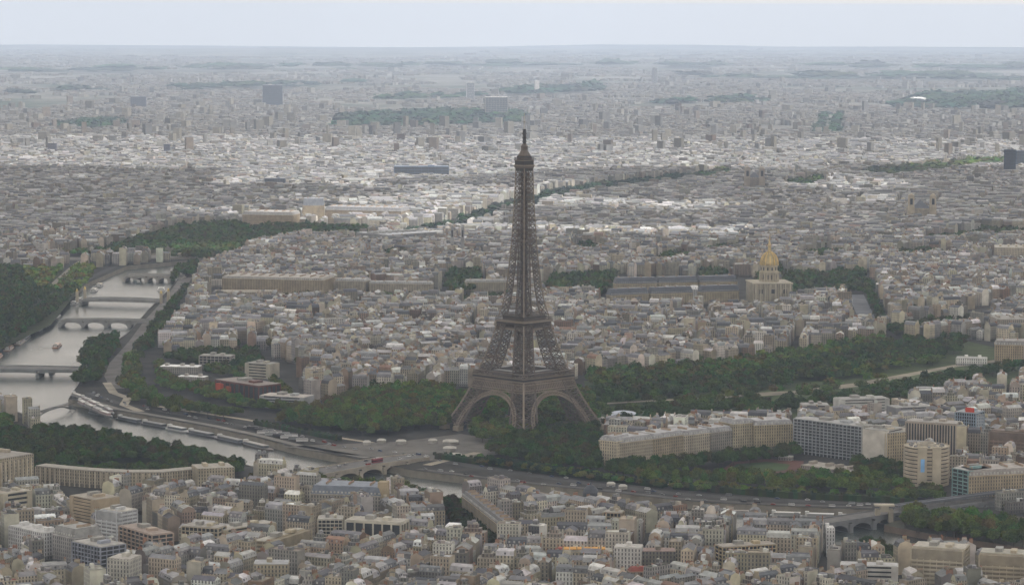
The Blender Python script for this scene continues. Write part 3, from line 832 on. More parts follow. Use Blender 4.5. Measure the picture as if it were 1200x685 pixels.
rowdef('modernist_block', 'cream gridded block left of the tall white piers', 'office block', (372, 643), (402, 643), 20, 24, 'grid', (.50, .48, .42), (.4, .39, .36), bays=6)
def marquee():
    a, b, e, n, L = frame((521, 628), (541, 628.5), 12)
    c = a + e * L / 2 + n * 6; T = thing('marquee', 'bright white box-shaped marquee at the end of the tree-lined street', 'marquee', (c.x, c.y, 0))
    Q = lambda u0, u1, v0, v1: quadof(a, e, n, u0, u1, v0, v1)
    m = MB(); m.prism(Q(.4, L - .4, .4, 11.6), 0, 6.5, (.20, .22, .25)); m.obj('wall', M_PLAIN, T)
    m = MB(); m.prism(Q(0, L, 0, 12), 6.5, 8.2, (.85, .85, .86), bottom=True); hip(m, Q(0, L, 0, 12), 8.2, 10.2, 2.5, (.85, .85, .86)); m.obj('canopy', M_PLAIN, T)
    BLOCK.append(Zone(Q(-3, L + 3, -30, 14))); ANCH.append(('the white marquee', *P(c.x, c.y, 6)))
marquee()
rowdef('street_front', 'long dark stone apartment row running down the tree-lined street', 'apartment row', (541, 607), (593, 650), 14, 19, 'hauss', (.36, .32, .25), (.15, .15, .155), 'the dark street row')
rowdef('apartment_block', 'concrete-coloured block with a bright white edge strip, mid foreground', 'apartment block', (619, 647), (632, 648), 14, 22, 'flat', (.20, .20, .21), (.42, .42, .40), 'the white edge strip',
       extra=lambda T, Q, L, d, h: (lambda m: (m.prism(Q(L, L + 3.4, -.5, 8), 0, h + .8, (.68, .67, .64)), m.obj('edge_strip', M_PLAIN, T)))(MB()))
rowdef('terrace_building', 'block carrying orange-yellow awnings over its roof terrace', 'apartment block', (658, 670), (718, 670), 16, 16, 'flat', (.45, .41, .32), (.45, .43, .38), 'the orange awnings',
       extra=lambda T, Q, L, d, h: [(lambda m: (m.face([(*Q(i * 5.6 + 1, i * 5.6 + 6, .5, 5.5)[j], h + (2.2 if j in (0, 1) else 3.2)) for j in range(4)], (.62, .40, .15)), m.prism(Q(i * 5.6 + 1, i * 5.6 + 6, .5, .7), h + 1.6, h + 2.15, (.60, .38, .14)), m.obj('awning', M_PLAIN, T)))(MB()) for i in range(6)])
rowdef('blank_wall_house', 'block with a plain bright white side wall beside the orange awnings', 'apartment house', (719, 674), (751, 675), 16, 22, 'flat', (.60, .59, .57), (.50, .49, .47), 'the plain white wall')
rowdef('blank_wall_house', 'block with a dark weathered side wall right of the plain white wall', 'apartment house', (752, 673), (792, 673), 16, 18, 'flat', (.27, .255, .22), (.30, .22, .19), 'the weathered wall')
rowdef('red_roof_house', 'low house under a rust-red sloping roof below the white wall', 'house', (738, 684), (772, 683), 10, 9, 'hauss', (.42, .35, .28), (.30, .09, .06), 'the rust-red roof', roofh=3)
rowdef('red_roof_house', 'small house with a brick-red roof left of the orange awnings', 'house', (650, 668), (664, 668), 10, 14, 'hauss', (.42, .38, .30), (.34, .11, .07), roofh=3)
rowdef('apartment_block', 'tan upright block with blank pale flank above the orange awnings', 'apartment block', (706, 628), (728, 629), 14, 20, 'grid', (.40, .35, .27), (.40, .38, .34), 'the tan upright block', bays=5)
rowdef('apartment_tower', 'white slab with blank bright front near the river trees at right', 'apartment block', (968, 652), (978, 652), 12, 23, 'flat', (.68, .68, .68), (.6, .6, .6), 'the white river slab')
rowdef('stepped_block', 'large cream apartment block stepping up in curved roof terraces beside the river', 'apartment block', (1066, 686), (1128, 690), 30, 29, 'terrace', (.48, .44, .36), (.46, .44, .39), 'the large stepped block', floors=9)
rowdef('stepped_block', 'cream stepped block with planted balconies at the bottom right corner', 'apartment block', (1146, 694), (1204, 697), 28, 29, 'terrace', (.47, .42, .33), (.42, .41, .36), 'the corner stepped block', floors=9)
rowdef('apartment_slab', 'white low slab with long roof left of the large stepped block', 'apartment block', (984, 688), (1052, 690), 16, 17, 'bands', (.52, .51, .49), (.50, .50, .50), 'the low white slab', floors=5)
rowdef('apartment_slab', 'tan slab with small dark windows left of the low white slab', 'apartment block', (846, 668), (910, 664), 15, 18, 'grid', (.46, .40, .28), (.40, .37, .33), 'the tan window slab', bays=14)
def dome_house():
    x, y = G(692, 604)
    T = thing('domed_church', 'small church with a dark slate dome among pale roofs', 'church', (x, y, 0))
    m = MB(); m.box(x, y, 0, 16, 16, 15, .3, (.40, .37, .31), True); m.obj('wall', M_WALL, T)
    m = MB(); m.lathe(x, y, [(7, 15), (7, 18), (6.8, 21), (5.6, 24), (3.2, 26.4), (1, 27.4), (.8, 29), (0, 30)], (.09, .10, .12), 20); m.obj('dome', M_ROOF, T)
    BLOCK.append(Zone([(x - 12, y - 12), (x + 12, y - 12), (x + 12, y + 12), (x - 12, y + 12)])); ANCH.append(('the slate dome', *P(x, y, 20)))
dome_house()

# ---------------- domed church and long slate-roofed hospital wings
def invalides():
    x, y = G(901, 355); K = 1.0
    T = thing('domed_church', 'tall baroque church with a gilded dome and lantern above pale stone', 'church', (x, y, 0))
    s = (.48, .44, .35)
    A = -(YAW - math.pi / 2) + .12
    m = MB(); m.box(x, y, 0, 58, 58, 31, A, s, True); m.box(x, y, 31, 60, 60, 1.6, A, (.5, .47, .4)); m.obj('church_body', M_WALL, T)
    m = MB()
    for k in range(8): 
        u = -26 + k * 7.4; c, n = math.cos(A), math.sin(A)
        m.box(x + c * -29.6 - n * u, y + n * -29.6 + c * u, 0, 1.4, 1.8, 31, A, (.52, .49, .41))
    m.obj('colonnade', M_PLAIN, T)
    m = MB()
    for u in (-18, 0, 18):
        for z, hh in ((17, 6),): 
            c, n = math.cos(A), math.sin(A); m.box(x + c * -29.2 - n * u, y + n * -29.2 + c * u, z, .8, 5, hh, A, (.05, .05, .055))
    m.obj('window', M_GLASS, T)
    m = MB(); m.lathe(x, y, [(15.5, 32), (15.5, 33), (13, 33), (13, 46), (15.2, 46), (15.2, 47.4), (12.6, 47.4), (12.6, 56), (14.2, 56), (14.2, 57)], s, 32)
    d = m.obj('drum', M_PLAIN, T)
    m = MB()
    for k in range(20):
        t = k * math.pi / 10; m.box(x + 14.2 * math.cos(t), y + 14.2 * math.sin(t), 33, 1.3, 1.3, 13, t, (.54, .5, .42))
    m.obj('columns', M_PLAIN, d)
    for k in range(12):
        t = (k + .5) * math.pi / 6; m = MB(); m.box(x + 12.7 * math.cos(t), y + 12.7 * math.sin(t), 36, .8, 2.6, 7, t, DKG); m.box(x + 12.3 * math.cos(t), y + 12.3 * math.sin(t), 49.5, .8, 2.2, 4.5, t, DKG); m.obj('window', M_GLASS, d)
    m = MB(); m.lathe(x, y, [(13.2, 57.02)] + [(13.2 * math.cos(a) + .1, 57 + 20 * math.sin(a)) for a in [i * .13 for i in range(1, 11)]] + [(3.4, 76.5)], (.46, .36, .18), 32)
    dm = m.obj('gilded_dome', M_GOLD, T)
    m = MB()
    for k in range(12):
        t = k * math.pi / 6; pr = None
        for i in range(11):
            a = i * .13; r = 13.6 * math.cos(a) + .2; p = (x + r * math.cos(t), y + r * math.sin(t), 57 + 20.2 * math.sin(a))
            if pr: m.beam(pr, p, 1.1, (.75, .55, .2))
            pr = p
    m.obj('ribs', M_GOLD, dm)
    m = MB(); m.lathe(x, y, [(3.6, 76.5), (3.6, 77.5), (2.6, 77.6), (2.4, 86), (3.2, 86.3), (2.0, 88), (.9, 92), (.3, 100), (0, 104)], (.55, .42, .2), 12); m.obj('lantern', M_GOLD, dm)
    BLOCK.append(Zone([(x - 40, y - 40), (x + 40, y - 40), (x + 40, y + 40), (x - 40, y + 40)]))
invalides()
BLOCK.append(Zone(GP([(180, 422), (330, 424), (362, 484), (250, 484), (185, 470)])))
BLOCK.append(Zone(GP([(248, 343), (600, 343), (600, 358), (248, 358)])))
BLOCK.append(Zone(GP([(700, 367), (925, 364), (886, 325), (712, 325)])))
for k, (x0, y0, x1, y1, dep, lab) in enumerate((
    (716, 360, 760, 358, 16, 'front hospital wing with slate roof at the far left of the complex'), (763, 358, 812, 356.5, 16, 'middle front hospital wing with slate roof and pale dormers'), (822, 356, 866, 354.5, 16, 'front hospital wing with sunlit cream wall close to the gilded dome'),
    (722, 346, 770, 345, 18, 'rear hospital wing with high slate roof at left'), (772, 345, 818, 344, 18, 'rear hospital wing behind a white strip of roof'), (820, 344, 864, 343, 18, 'rear hospital wing with tallest dark roof, next to gilded dome'))):
    building('hospital_wing', lab, 'hospital wing', (x0, y0), (x1, y1), dep, 17, 'hauss', (.45, .40, .29), (.135, .145, .17), roofh=9, group='slate-roofed wings of the old hospital')
building('gallery_strip', 'thin bright white roof strip between the hospital wings', 'gallery', (775, 350), (808, 349.6), 6, 17, 'flat', (.5, .5, .48), (.85, .85, .85))
building('white_tent', 'small white pointed tent roof between hospital wings', 'tent', (808, 352), (819, 352), 8, 17, 'hauss', (.6, .6, .6), (.85, .85, .85), roofh=5)

# ---------------- monuments and big blocks farther away
MID = [
 ('ministry_building', 'very long sandy palace with flat pale roof beyond the tree-lined quay', 'palace', (260, 343), (378, 346), 60, 22, 'hauss', (.42, .36, .26), (.36, .34, .31), 3.5, 'the long sandy palace'),
 ('ministry_building', 'low cream wing in front of the very long sandy palace', 'palace', (250, 352), (325, 352), 16, 12, 'hauss', (.47, .43, .35), (.42, .39, .34), 2, None),
 ('ministry_building', 'cream palace with pillared end, right of the long sandy palace', 'palace', (393, 342), (428, 343), 30, 17, 'hauss', (.46, .42, .34), (.36, .36, .36), 3, None),
 ('ministry_building', 'long cream ministry block directly left of the iron tower shaft', 'palace', (432, 343), (506, 344), 22, 14, 'hauss', (.45, .41, .33), (.34, .34, .34), 3, None),
 ('ministry_building', 'cream ministry block half hidden by trees, touching the tower shaft', 'palace', (545, 343), (598, 343), 22, 16, 'hauss', (.44, .40, .31), (.3, .3, .3), 3, None),
 ('railway_museum', 'long museum hall with a pale glazed barrel roof', 'museum', (455, 291), (512, 287), 90, 24, 'flat', (.38, .38, .37), (.52, .54, .57), 3, None),
 ('royal_palace', 'left wing of the royal palace, ochre stone behind the gardens', 'palace', (284, 267), (343, 268), 60, 26, 'hauss', (.42, .35, .25), (.35, .34, .33), 6, None),
 ('royal_palace', 'steep slate-roofed corner pavilion of the royal palace', 'palace', (355, 262), (380, 262), 50, 36, 'hauss', (.40, .34, .25), (.2, .21, .23), 14, None),
 ('royal_palace', 'right wing of the royal palace reaching to the river', 'palace', (381, 260), (470, 262), 60, 24, 'hauss', (.40, .34, .26), (.28, .28, .29), 7, None),
 ('barracks_building', 'large cream barracks with tall windows near the right edge, mid distance', 'barracks', (1166, 425), (1222, 426), 30, 22, 'hauss', (.45, .38, .27), (.3, .29, .28), 5, None),
 ('temporary_hall', 'low hall with a bright white front at the top of the long park', 'hall', (1120, 428), (1156, 429), 20, 9, 'flat', (.70, .70, .68), (.45, .45, .44), 1, None),
 ('school_building', 'broad plain grey-cream building above the barracks at right edge', 'school', (1168, 397), (1225, 397), 50, 26, 'flat', (.42, .39, .34), (.34, .33, .31), 3, None),
 ('hospital_block', 'long cream block with tall pale gables at the right edge, far side', 'hospital', (1165, 312), (1225, 313), 60, 32, 'flat', (.52, .47, .38), (.45, .43, .38), 3, None),
 ('tower_block', 'pair-like dark slab tower standing in the haze left of centre', 'tower block', (308, 127), (331, 127), 60, 96, 'grid', (.09, .11, .16), (.2, .22, .26), 1, None),
 ('tower_block', 'squat dark tower far off near the left, smaller than the other dark one', 'tower block', (153, 128), (171, 128), 60, 50, 'grid', (.13, .13, .17), (.2, .22, .26), 1, None),
 ('tower_block', 'broad pale slab far off, directly behind and above the tower tip', 'tower block', (569, 139), (595, 139), 50, 82, 'grid', (.34, .33, .31), (.5, .5, .5), 1, None),
 ('tower_block', 'thin white tower on the horizon, left of the broad pale slab', 'tower block', (547, 118), (556, 118), 40, 80, 'grid', (.46, .46, .46), (.5, .5, .5), 1, None),
 ('tower_block', 'thin pale tower on the horizon, right of the broad pale slab', 'tower block', (627, 113), (632, 113), 40, 70, 'flat', (.5, .48, .46), (.5, .5, .5), 1, None),
 ('tower_block', 'one faint slender tower far right of the tower tip, near horizon', 'tower block', (766, 100), (770, 100), 50, 90, 'grid', (.36, .36, .36), (.5, .5, .5), 1, None),
 ('tower_block', 'blue-black slab tower cut by the right edge', 'tower block', (1178, 209), (1190, 209), 20, 74, 'grid', (.08, .11, .17), (.12, .14, .2), 1, None),
 ('tower_block', 'dark crossbar block joined to the slab tower at the right edge', 'tower block', (1191, 202), (1215, 202), 20, 58, 'grid', (.09, .12, .18), (.12, .14, .2), 1, None),
 ('arts_centre', 'long dark blue arts centre with exposed frame, left of the tower top', 'museum', (462, 213), (526, 213), 50, 38, 'grid', (.13, .17, .24), (.16, .2, .26), 1, None),
 ('tower_block', 'dark twin block far left of the tower, mid distance', 'tower block', (310, 224), (334, 224), 30, 30, 'grid', (.13, .15, .19), (.2, .2, .22), 1, None),
 ('tower_block', 'small dark tower with a pale outline, centre left distance', 'tower block', (192, 185), (199, 185), 20, 40, 'grid', (.18, .18, .22), (.3, .3, .3), 1, None),
 ('tower_block', 'small dark tower near the left edge in the far city', 'tower block', (56, 184), (66, 184), 30, 40, 'grid', (.2, .19, .22), (.3, .3, .3), 1, None),
 ('white_roof_hall', 'brilliant white flat roof far away on the right', 'hall', (1072, 124), (1085, 124), 90, 30, 'flat', (.8, .8, .8), (.9, .9, .9), 1, None),
 ('white_roof_hall', 'white-roofed hall near the blue-black tower', 'hall', (1137, 205), (1166, 205), 40, 12, 'flat', (.6, .6, .6), (.85, .85, .85), 1, None),
 ('white_roof_hall', 'small white roof beside the wooded ridge right of centre', 'hall', (958, 199), (974, 199), 40, 14, 'flat', (.6, .6, .58), (.8, .8, .8), 1, None),
]
for nm, lab, cat, p0, p1, dep, h, st, wl, rf, rh, an in MID:
    building(nm, lab, cat, p0, p1, dep, h, st, wl, rf, an, roofh=rh, floors=max(3, int(h / 4)) if st != 'grid' else max(5, int(h / 8)), bays=8 if st == 'grid' else None)

def church(px, py, wid, h, lab, col, gap, naveh, navelen, name='twin_tower_church'):
    x, y = G(px, py); sc = scale_at(x, y)
    T = thing(name, lab, 'church', (x, y, 0))
    a = -(YAW - math.pi / 2)
    m = MB(); m.box(x + navelen / 2, y, 0, navelen, gap * .9, naveh, 0, col, True); m.obj('nave', M_WALL, T)
    m = MB(); q = [(x + 8, y - gap * .45), (x + navelen, y - gap * .45), (x + navelen, y + gap * .45), (x + 8, y + gap * .45)]; hip(m, q, naveh, naveh + gap * .35, gap * .45, SL); m.obj('roof', M_ROOF, T)
    for k in (-1, 1):
        m = MB(); m.box(x, y + k * gap / 2, 0, wid, wid, h * .62, 0, col); m.box(x, y + k * gap / 2, h * .62, wid * .88, wid * .88, h * (.38 if k > 0 else .34), 0, col)
        m.lathe(x, y + k * gap / 2, [(wid * .45, h * .96), (wid * .3, h * 1.02), (0, h * 1.05)], col, 8); t = m.obj('bell_tower', M_PLAIN, T)
        m = MB(); m.box(x - wid * .44, y + k * gap / 2, h * .68, .6, wid * .4, h * .2, 0, DKG); m.obj('belfry_window', M_PLAIN, t)
    BLOCK.append(Zone([(x - 10, y - gap), (x + navelen, y - gap), (x + navelen, y + gap), (x - 10, y + gap)]))
church(1080, 264, 13, 62, 'great church with two cylindrical-topped bell towers, right distance', (.46, .41, .32), 44, 34, 90)
church(884, 228, 14, 64, 'gothic cathedral with two square towers, beyond the gilded dome', (.38, .34, .29), 34, 40, 110)
church(536, 305, 6, 60, 'slim church with two faint grey spires, left of the iron tower', (.36, .36, .36), 18, 20, 60)
def obelisk():
    x, y = G(58, 314); T = thing('obelisk', 'slender pale obelisk standing on the open square at left', 'obelisk', (x, y, 0))
    m = MB(); m.box(x, y, 0, 6, 6, 5, 0, (.5, .45, .38)); m.obj('pedestal', M_PLAIN, T)
    m = MB(); m.prism([(x - 1.8, y - 1.8), (x + 1.8, y - 1.8), (x + 1.8, y + 1.8), (x - 1.8, y + 1.8)], 5, 24, (.5, .44, .36)); m.obj('shaft', M_PLAIN, T)
obelisk()

# ------------------------------------------------------------------ bridges
def bridge(name, label, A, B, wid, zd, n, col, rise=.8, pierw=4, flat=False, cols=None):
    a = Vector(A); b = Vector(B); e = b - a; L = e.length; e.normalize(); nn = Vector((-e.y, e.x))
    c = (a + b) / 2
    T = thing(name, label, 'bridge', (c.x, c.y, 0))
    Pt = lambda u, v, z: (a.x + e.x * u + nn.x * v, a.y + e.y * u + nn.y * v, z)
    H = wid / 2
    m = MB()
    camb = lambda u: zd + (1.6 * (1 - (2 * u / L - 1) ** 2))
    ns = 16
    for i in range(ns):
        u0, u1 = L * i / ns, L * (i + 1) / ns
        m.face([Pt(u0, -H, camb(u0)), Pt(u1, -H, camb(u1)), Pt(u1, H, camb(u1)), Pt(u0, H, camb(u0))], (.21, .205, .20))
        for s in (-1, 1):
            pts = [Pt(u0, s * (H + .3), camb(u0) - 1.3), Pt(u1, s * (H + .3), camb(u1) - 1.3), Pt(u1, s * (H + .3), camb(u1) - .02), Pt(u0, s * (H + .3), camb(u0) - .02)]
            m.face(pts if s < 0 else pts[::-1], col)
            m.face([Pt(u0, s * H, camb(u0) - .01), Pt(u1, s * H, camb(u1) - .01), Pt(u1, s * (H + .3), camb(u1) - .02), Pt(u0, s * (H + .3), camb(u0) - .02)], col)
    dk = m.obj('deck', M_PLAIN, T)
    for s in (-1, 1):
        m = MB()
        for i in range(ns):
            u0, u1 = L * i / ns, L * (i + 1) / ns
            for v, f in ((s * (H + .25), 1), (s * (H - .15), -1)):
                m.face([Pt(u0, v, camb(u0)), Pt(u1, v, camb(u1)), Pt(u1, v, camb(u1) + 1.1), Pt(u0, v, camb(u0) + 1.1)], col)
            m.face([Pt(u0, s * (H - .15), camb(u0) + 1.1), Pt(u1, s * (H - .15), camb(u1) + 1.1), Pt(u1, s * (H + .25), camb(u1) + 1.1), Pt(u0, s * (H + .25), camb(u0) + 1.1)], tuple(min(.8, x * 1.25) for x in col))
        m.obj('parapet', M_PLAIN, T)
    sp = L / n
    for k in range(n):
        m = MB(); u0, u1 = k * sp + pierw / 2, (k + 1) * sp - pierw / 2
        K = 12; zs = -5.6 if not flat else zd - 3.2
        def az(t): return zs + (zd - 1.9 - zs) * (math.sqrt(max(0, 1 - (2 * t - 1) ** 2)) if not flat else .3 + .7 * (1 - (2 * t - 1) ** 2))
        for i in range(K):
            t0, t1 = i / K, (i + 1) / K; p, q = u0 + (u1 - u0) * t0, u0 + (u1 - u0) * t1
            for s in (-1, 1):
                f = [Pt(p, s * H, az(t0)), Pt(q, s * H, az(t1)), Pt(q, s * H, camb(q) - 1.2), Pt(p, s * H, camb(p) - 1.2)]
                m.face(f if s < 0 else f[::-1], col)
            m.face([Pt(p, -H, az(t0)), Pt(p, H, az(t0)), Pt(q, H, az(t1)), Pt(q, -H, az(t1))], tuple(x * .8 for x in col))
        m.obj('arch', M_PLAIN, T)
    for k in range(n + 1):
        m = MB(); u = k * sp
        q = [Pt(u - pierw / 2, -H - 2, 0)[:2], Pt(u + pierw / 2, -H - 2, 0)[:2], Pt(u + pierw / 2, H + 2, 0)[:2], Pt(u - pierw / 2, H + 2, 0)[:2]]
        ar = sum(q[i][0] * q[(i + 1) % 4][1] - q[(i + 1) % 4][0] * q[i][1] for i in range(4))
        m.prism(q if ar > 0 else q[::-1], -7, -1.2, tuple(x * 1.08 for x in col)); 
        m.prism((q if ar > 0 else q[::-1]), -1.195, zd - 1.4, col) if not flat else None
        m.obj('pier', M_PLAIN, T)
    if cols:
        for u in (-4, L + 4):
            for v in (-H - 3, H + 3):
                x, y, _ = Pt(u, v, 0)
                m = MB(); m.box(x, y, 0, 4, 4, 15, 0, (.46, .42, .34)); m.obj('pylon', M_PLAIN, T)
                m = MB(); m.lathe(x, y, [(2, 15), (1.5, 17.5), (0, 20)], (.6, .45, .15), 8); m.obj('gilded_statue', M_GOLD, T)
    q = [Pt(-8, -H - 4, 0)[:2], Pt(L + 8, -H - 4, 0)[:2], Pt(L + 8, H + 4, 0)[:2], Pt(-8, H + 4, 0)[:2]]
    BLOCK.append(Zone(q, 4)); ANCH.append(('the ' + cat_of[name], *P(c.x, c.y, 2)))
    return T, Pt, L
cat_of = {'stone_bridge': 'stone bridge', 'steel_bridge': 'flat steel bridge', 'arched_bridge': 'arched bridge', 'ornate_bridge': 'ornate bridge', 'square_bridge': 'bridge by the square', 'viaduct_bridge': 'viaduct bridge', 'footbridge': 'thin footbridge'}
IENA = bridge('stone_bridge', 'broad stone arch bridge leading to the foot of the iron tower', G(352, 560), G(490, 537), 30, 2.2, 5, (.38, .35, .30), pierw=4)
bridge('steel_bridge', 'flat grey steel bridge on one mid-stream pier, closest to the left edge', G(-75, 434), G(108, 435), 36, 2.4, 3, (.26, .27, .27), flat=True)
bridge('arched_bridge', 'grey stone bridge on low arches, second up the river', G(72, 377), G(180, 378), 22, 2.4, 4, (.33, .33, .32))
bridge('ornate_bridge', 'single flat-arched ornate bridge with gilded pylons, third up the river', G(98, 352), G(190, 354), 30, 2.4, 1, (.34, .34, .33), flat=True, cols=True)
bridge('square_bridge', 'pale stone bridge with dark arches next to the open square', G(148, 325), G(214, 326), 30, 3.2, 5, (.40, .38, .35))
bridge('viaduct_bridge', 'grey two-level bridge crossing the island at lower right', G(930, 621), G(1170, 588), 22, 3.0, 9, (.24, .245, .25))
def footbridge():
    A, B = G(34, 489), G(86, 474)
    T = thing('footbridge', 'thin arched dark footbridge beside the moored barges at left', 'footbridge', (*A, 0))
    a, b = Vector((*A, 2)), Vector((*B, 2))
    n = Vector((-(b - a).y, (b - a).x, 0)).normalized() * 3
    m = MB()
    for s in (-1, 1):
        pr = None
        for i in range(25):
            t = i / 24; p = a.lerp(b, t) + n * s; q = p.copy(); q.z = -5 + 8 * (1 - (2 * t - 1) ** 2)
            if pr: m.beam(pr, q, .9, (.10, .11, .11))
            if i % 2 == 0: m.beam(q, p + Vector((0, 0, 1)), .35, (.12, .12, .12))
            pr = q
    m.obj('arch', M_IRON, T)
    m = MB(); m.face([tuple(a + n), tuple(a - n), tuple(b - n), tuple(b + n)], (.22, .2, .18)); m.beam(a + n + Vector((0, 0, .9)), b + n + Vector((0, 0, .9)), .5, (.15, .15, .15)); m.beam(a - n + Vector((0, 0, .9)), b - n + Vector((0, 0, .9)), .5, (.15, .15, .15))
    m.obj('deck', M_PLAIN, T)
footbridge()
def viaduct_pavilion():
    x, y = G(1034, 607); T = thing('bridge_arch', 'pale stone triumphal arch where the viaduct meets the island tip', 'arch', (x, y, 0))
    m = MB()
    for s in (-1, 1): m.box(x - 11, y + s * 5.5, -1, 8, 4, 11, 0, (.42, .39, .33))
    m.box(x - 11, y, 8, 8, 7, 5, 0, (.42, .39, .33), bottom=True); m.box(x - 11, y, 13, 9, 17, 1.2, 0, (.46, .43, .37)); m.obj('stonework', M_PLAIN, T)
    a, b = Vector((*G(1050, 604), 9)), Vector((*G(1240, 578), 9))
    V = thing('railway_viaduct', 'dark iron railway viaduct on thin columns above the lower right bridge', 'viaduct', (a.x, a.y, 0))
    m = MB(); e = (b - a); L = e.length; e.normalize(); n = Vector((-e.y, e.x, 0))
    for s in (-3.4, 3.4): m.beam(a + n * s, b + n * s, 1.6, (.14, .15, .17))
    m.face([tuple(a + n * 3.4), tuple(a - n * 3.4), tuple(b - n * 3.4), tuple(b + n * 3.4)], (.2, .2, .21)); m.obj('deck', M_IRON, V)
    m = MB()
    k = int(L / 9)
    for i in range(k + 1):
        for s in (-3, 3): p = a + e * (L * i / k) + n * s; m.beam((p.x, p.y, 2), p, .6, (.22, .22, .22))
    m.obj('columns', M_IRON, V)
viaduct_pavilion()

# ------------------------------------------------------------------ boats
BOATITEMS = []
def boat(px, py, L, W, ang, hull, cab, roof, desc, name='river_barge', cat='barge', z=-6.0, glass=False):
    x, y = G(px, py, z)
    T = thing(name, desc, cat, (x, y, z))
    c, s = math.cos(ang), math.sin(ang)
    R = lambda u, v, zz: (x + c * u - s * v, y + s * u + c * v, z + zz)
    m = MB(); st = [(-.5, .34), (-.44, .48), (-.2, .5), (.3, .5), (.43, .36), (.5, .03)]
    for (u0, w0), (u1, w1) in zip(st, st[1:]):
        for sg in (-1, 1):
            m.face([R(u0 * L, sg * w0 * W * .85, -.5), R(u1 * L, sg * w1 * W * .85, -.5), R(u1 * L, sg * w1 * W, 1.5), R(u0 * L, sg * w0 * W, 1.5)], hull)
        m.face([R(u0 * L, -w0 * W, 1.5), R(u1 * L, -w1 * W, 1.5), R(u1 * L, w1 * W, 1.5), R(u0 * L, w0 * W, 1.5)], tuple(min(1, q * 1.3 + .05) for q in hull))
    m.face([R(-.5 * L, -.34 * W * .85, -.5), R(-.5 * L, .34 * W * .85, -.5), R(-.5 * L, .34 * W, 1.5), R(-.5 * L, -.34 * W, 1.5)], hull)
    m.obj('hull', M_PAINT, T)
    ctr = R(-.06 * L, 0, 0)
    m = MB(); m.box(ctr[0], ctr[1], z + 1.51, L * .66, W * .72, 2.3, ang, cab); cb = m.obj('cabin', M_GLASS if glass else M_PAINT, T)
    m = MB(); m.box(ctr[0], ctr[1], z + 3.82, L * .69, W * .8, .35, ang, roof, bottom=True); m.obj('roof', M_PAINT, cb)
    w_ = R(-.40 * L, 0, 0); m = MB(); m.box(w_[0], w_[1], z + 1.51, 3.4, W * .5, 4.2, ang, (.6, .6, .58)); m.obj('wheelhouse', M_PAINT, T)
    ANCH_B.append((px, py)); return T
ANCH_B = []
def angpx(p, q):
    a, b = G(*p), G(*q); return math.atan2(b[1] - a[1], b[0] - a[0])
BL = [(6, 419, 'orange-roofed tour boat moored lowest on the left quay', (.35, .18, .12), (.5, .25, .14)), (19, 409, 'tour boat with a brick-coloured deck, second from the left on the quay', (.3, .2, .15), (.42, .26, .18)), (30, 402, 'long brown-decked tour boat moored above the brick-coloured one', (.25, .2, .16), (.38, .30, .25)),
      (40, 397, 'grey-roofed barge moored halfway up the left quay', (.2, .22, .22), (.36, .36, .37)), (50, 397.5, 'broad white tour boat lying outside the quay row', (.6, .6, .6), (.58, .6, .62)), (53, 386, 'small pale barge moored where the left quay trees end', (.4, .4, .4), (.5, .5, .5)), (61, 379, 'white barge below the grey arched bridge', (.5, .5, .5), (.62, .62, .62)),
      (71, 371, 'white houseboat tied just under the grey arched bridge', (.5, .5, .5), (.66, .66, .66)), (84, 356, 'white boat moored between the two upper bridges', (.5, .5, .5), (.7, .7, .7)), (97, 352, 'cream barge close to the ornate bridge abutment', (.4, .38, .34), (.6, .58, .54)), (103, 341, 'pale houseboat just above the ornate bridge', (.5, .5, .5), (.68, .66, .6)), (112, 335, 'sandy-roofed houseboat second above the ornate bridge', (.4, .4, .4), (.6, .52, .4))]
for px, py, lab, hl, rf in BL:
    bx = G(px, py, -6)[0]; px, py = P(bx, 660 + (px * 37 % 5) - 2, -6)
    boat(px, py, 52 if py > 385 else 42, 10, .03, hl, (.2, .22, .24), rf, lab, 'moored_tour_boat', 'boat', glass=True)
boat(67, 406, 45, 9, .02, (.34, .18, .12), (.25, .2, .18), (.44, .30, .24), 'brown tour boat sailing in the open water above the steel bridge', 'tour_boat', 'boat')
boat(61, 437, 20, 6, .0, (.4, .4, .4), (.4, .4, .4), (.55, .55, .55), 'small white boat passing in front of the steel bridge pier', 'launch', 'boat')
boat(160, 331, 40, 9, .3, (.10, .13, .12), (.15, .2, .18), (.22, .26, .25), 'dark green boat crossing the far reach above the ornate bridge', 'tour_boat', 'boat')
boat(189, 340, 40, 12, .1, (.6, .6, .6), (.5, .5, .5), (.75, .75, .75), 'white floating restaurant at the right bank below the square bridge', 'floating_restaurant', 'boat')
qa = lambda x: angpx((x - 25, np.interp(x - 25, [p[0] for p in S_BANK[9:16]], [p[1] for p in S_BANK[9:16]])), (x + 25, np.interp(x + 25, [p[0] for p in S_BANK[9:16]], [p[1] for p in S_BANK[9:16]])))
QB = [(112, 491, 30, 'small dark tug at the tip of the barge port', (.08, .09, .1), (.15, .17, .2)), (152, 505, 55, 'long black barge nearest the thin footbridge on the port quay', (.05, .055, .06), (.16, .17, .18)), (181, 513, 50, 'dark-roofed barge moored second along the port quay', (.07, .07, .08), (.22, .22, .23)), (207, 520, 38, 'white-topped small boat moored in mid port quay', (.5, .5, .5), (.6, .6, .6)),
      (236, 522, 55, 'long slate-coloured glass tour boat along the port quay', (.1, .1, .12), (.24, .25, .27)), (270, 530, 60, 'dark tour boat left of the lowest moored pair', (.08, .08, .1), (.2, .2, .21)), (300, 537, 60, 'brown-grey tour boat in the last berth before the stone bridge', (.15, .13, .12), (.30, .28, .26))]
for px, py, L, lab, hl, rf in QB: boat(px + 2, float(np.interp(px, [92, 136, 200, 250, 300, 351], [481, 491, 503, 513, 524, 537])), L, 9, qa(px), hl, (.14, .16, .18), rf, lab, 'moored_barge', 'barge', glass=True)
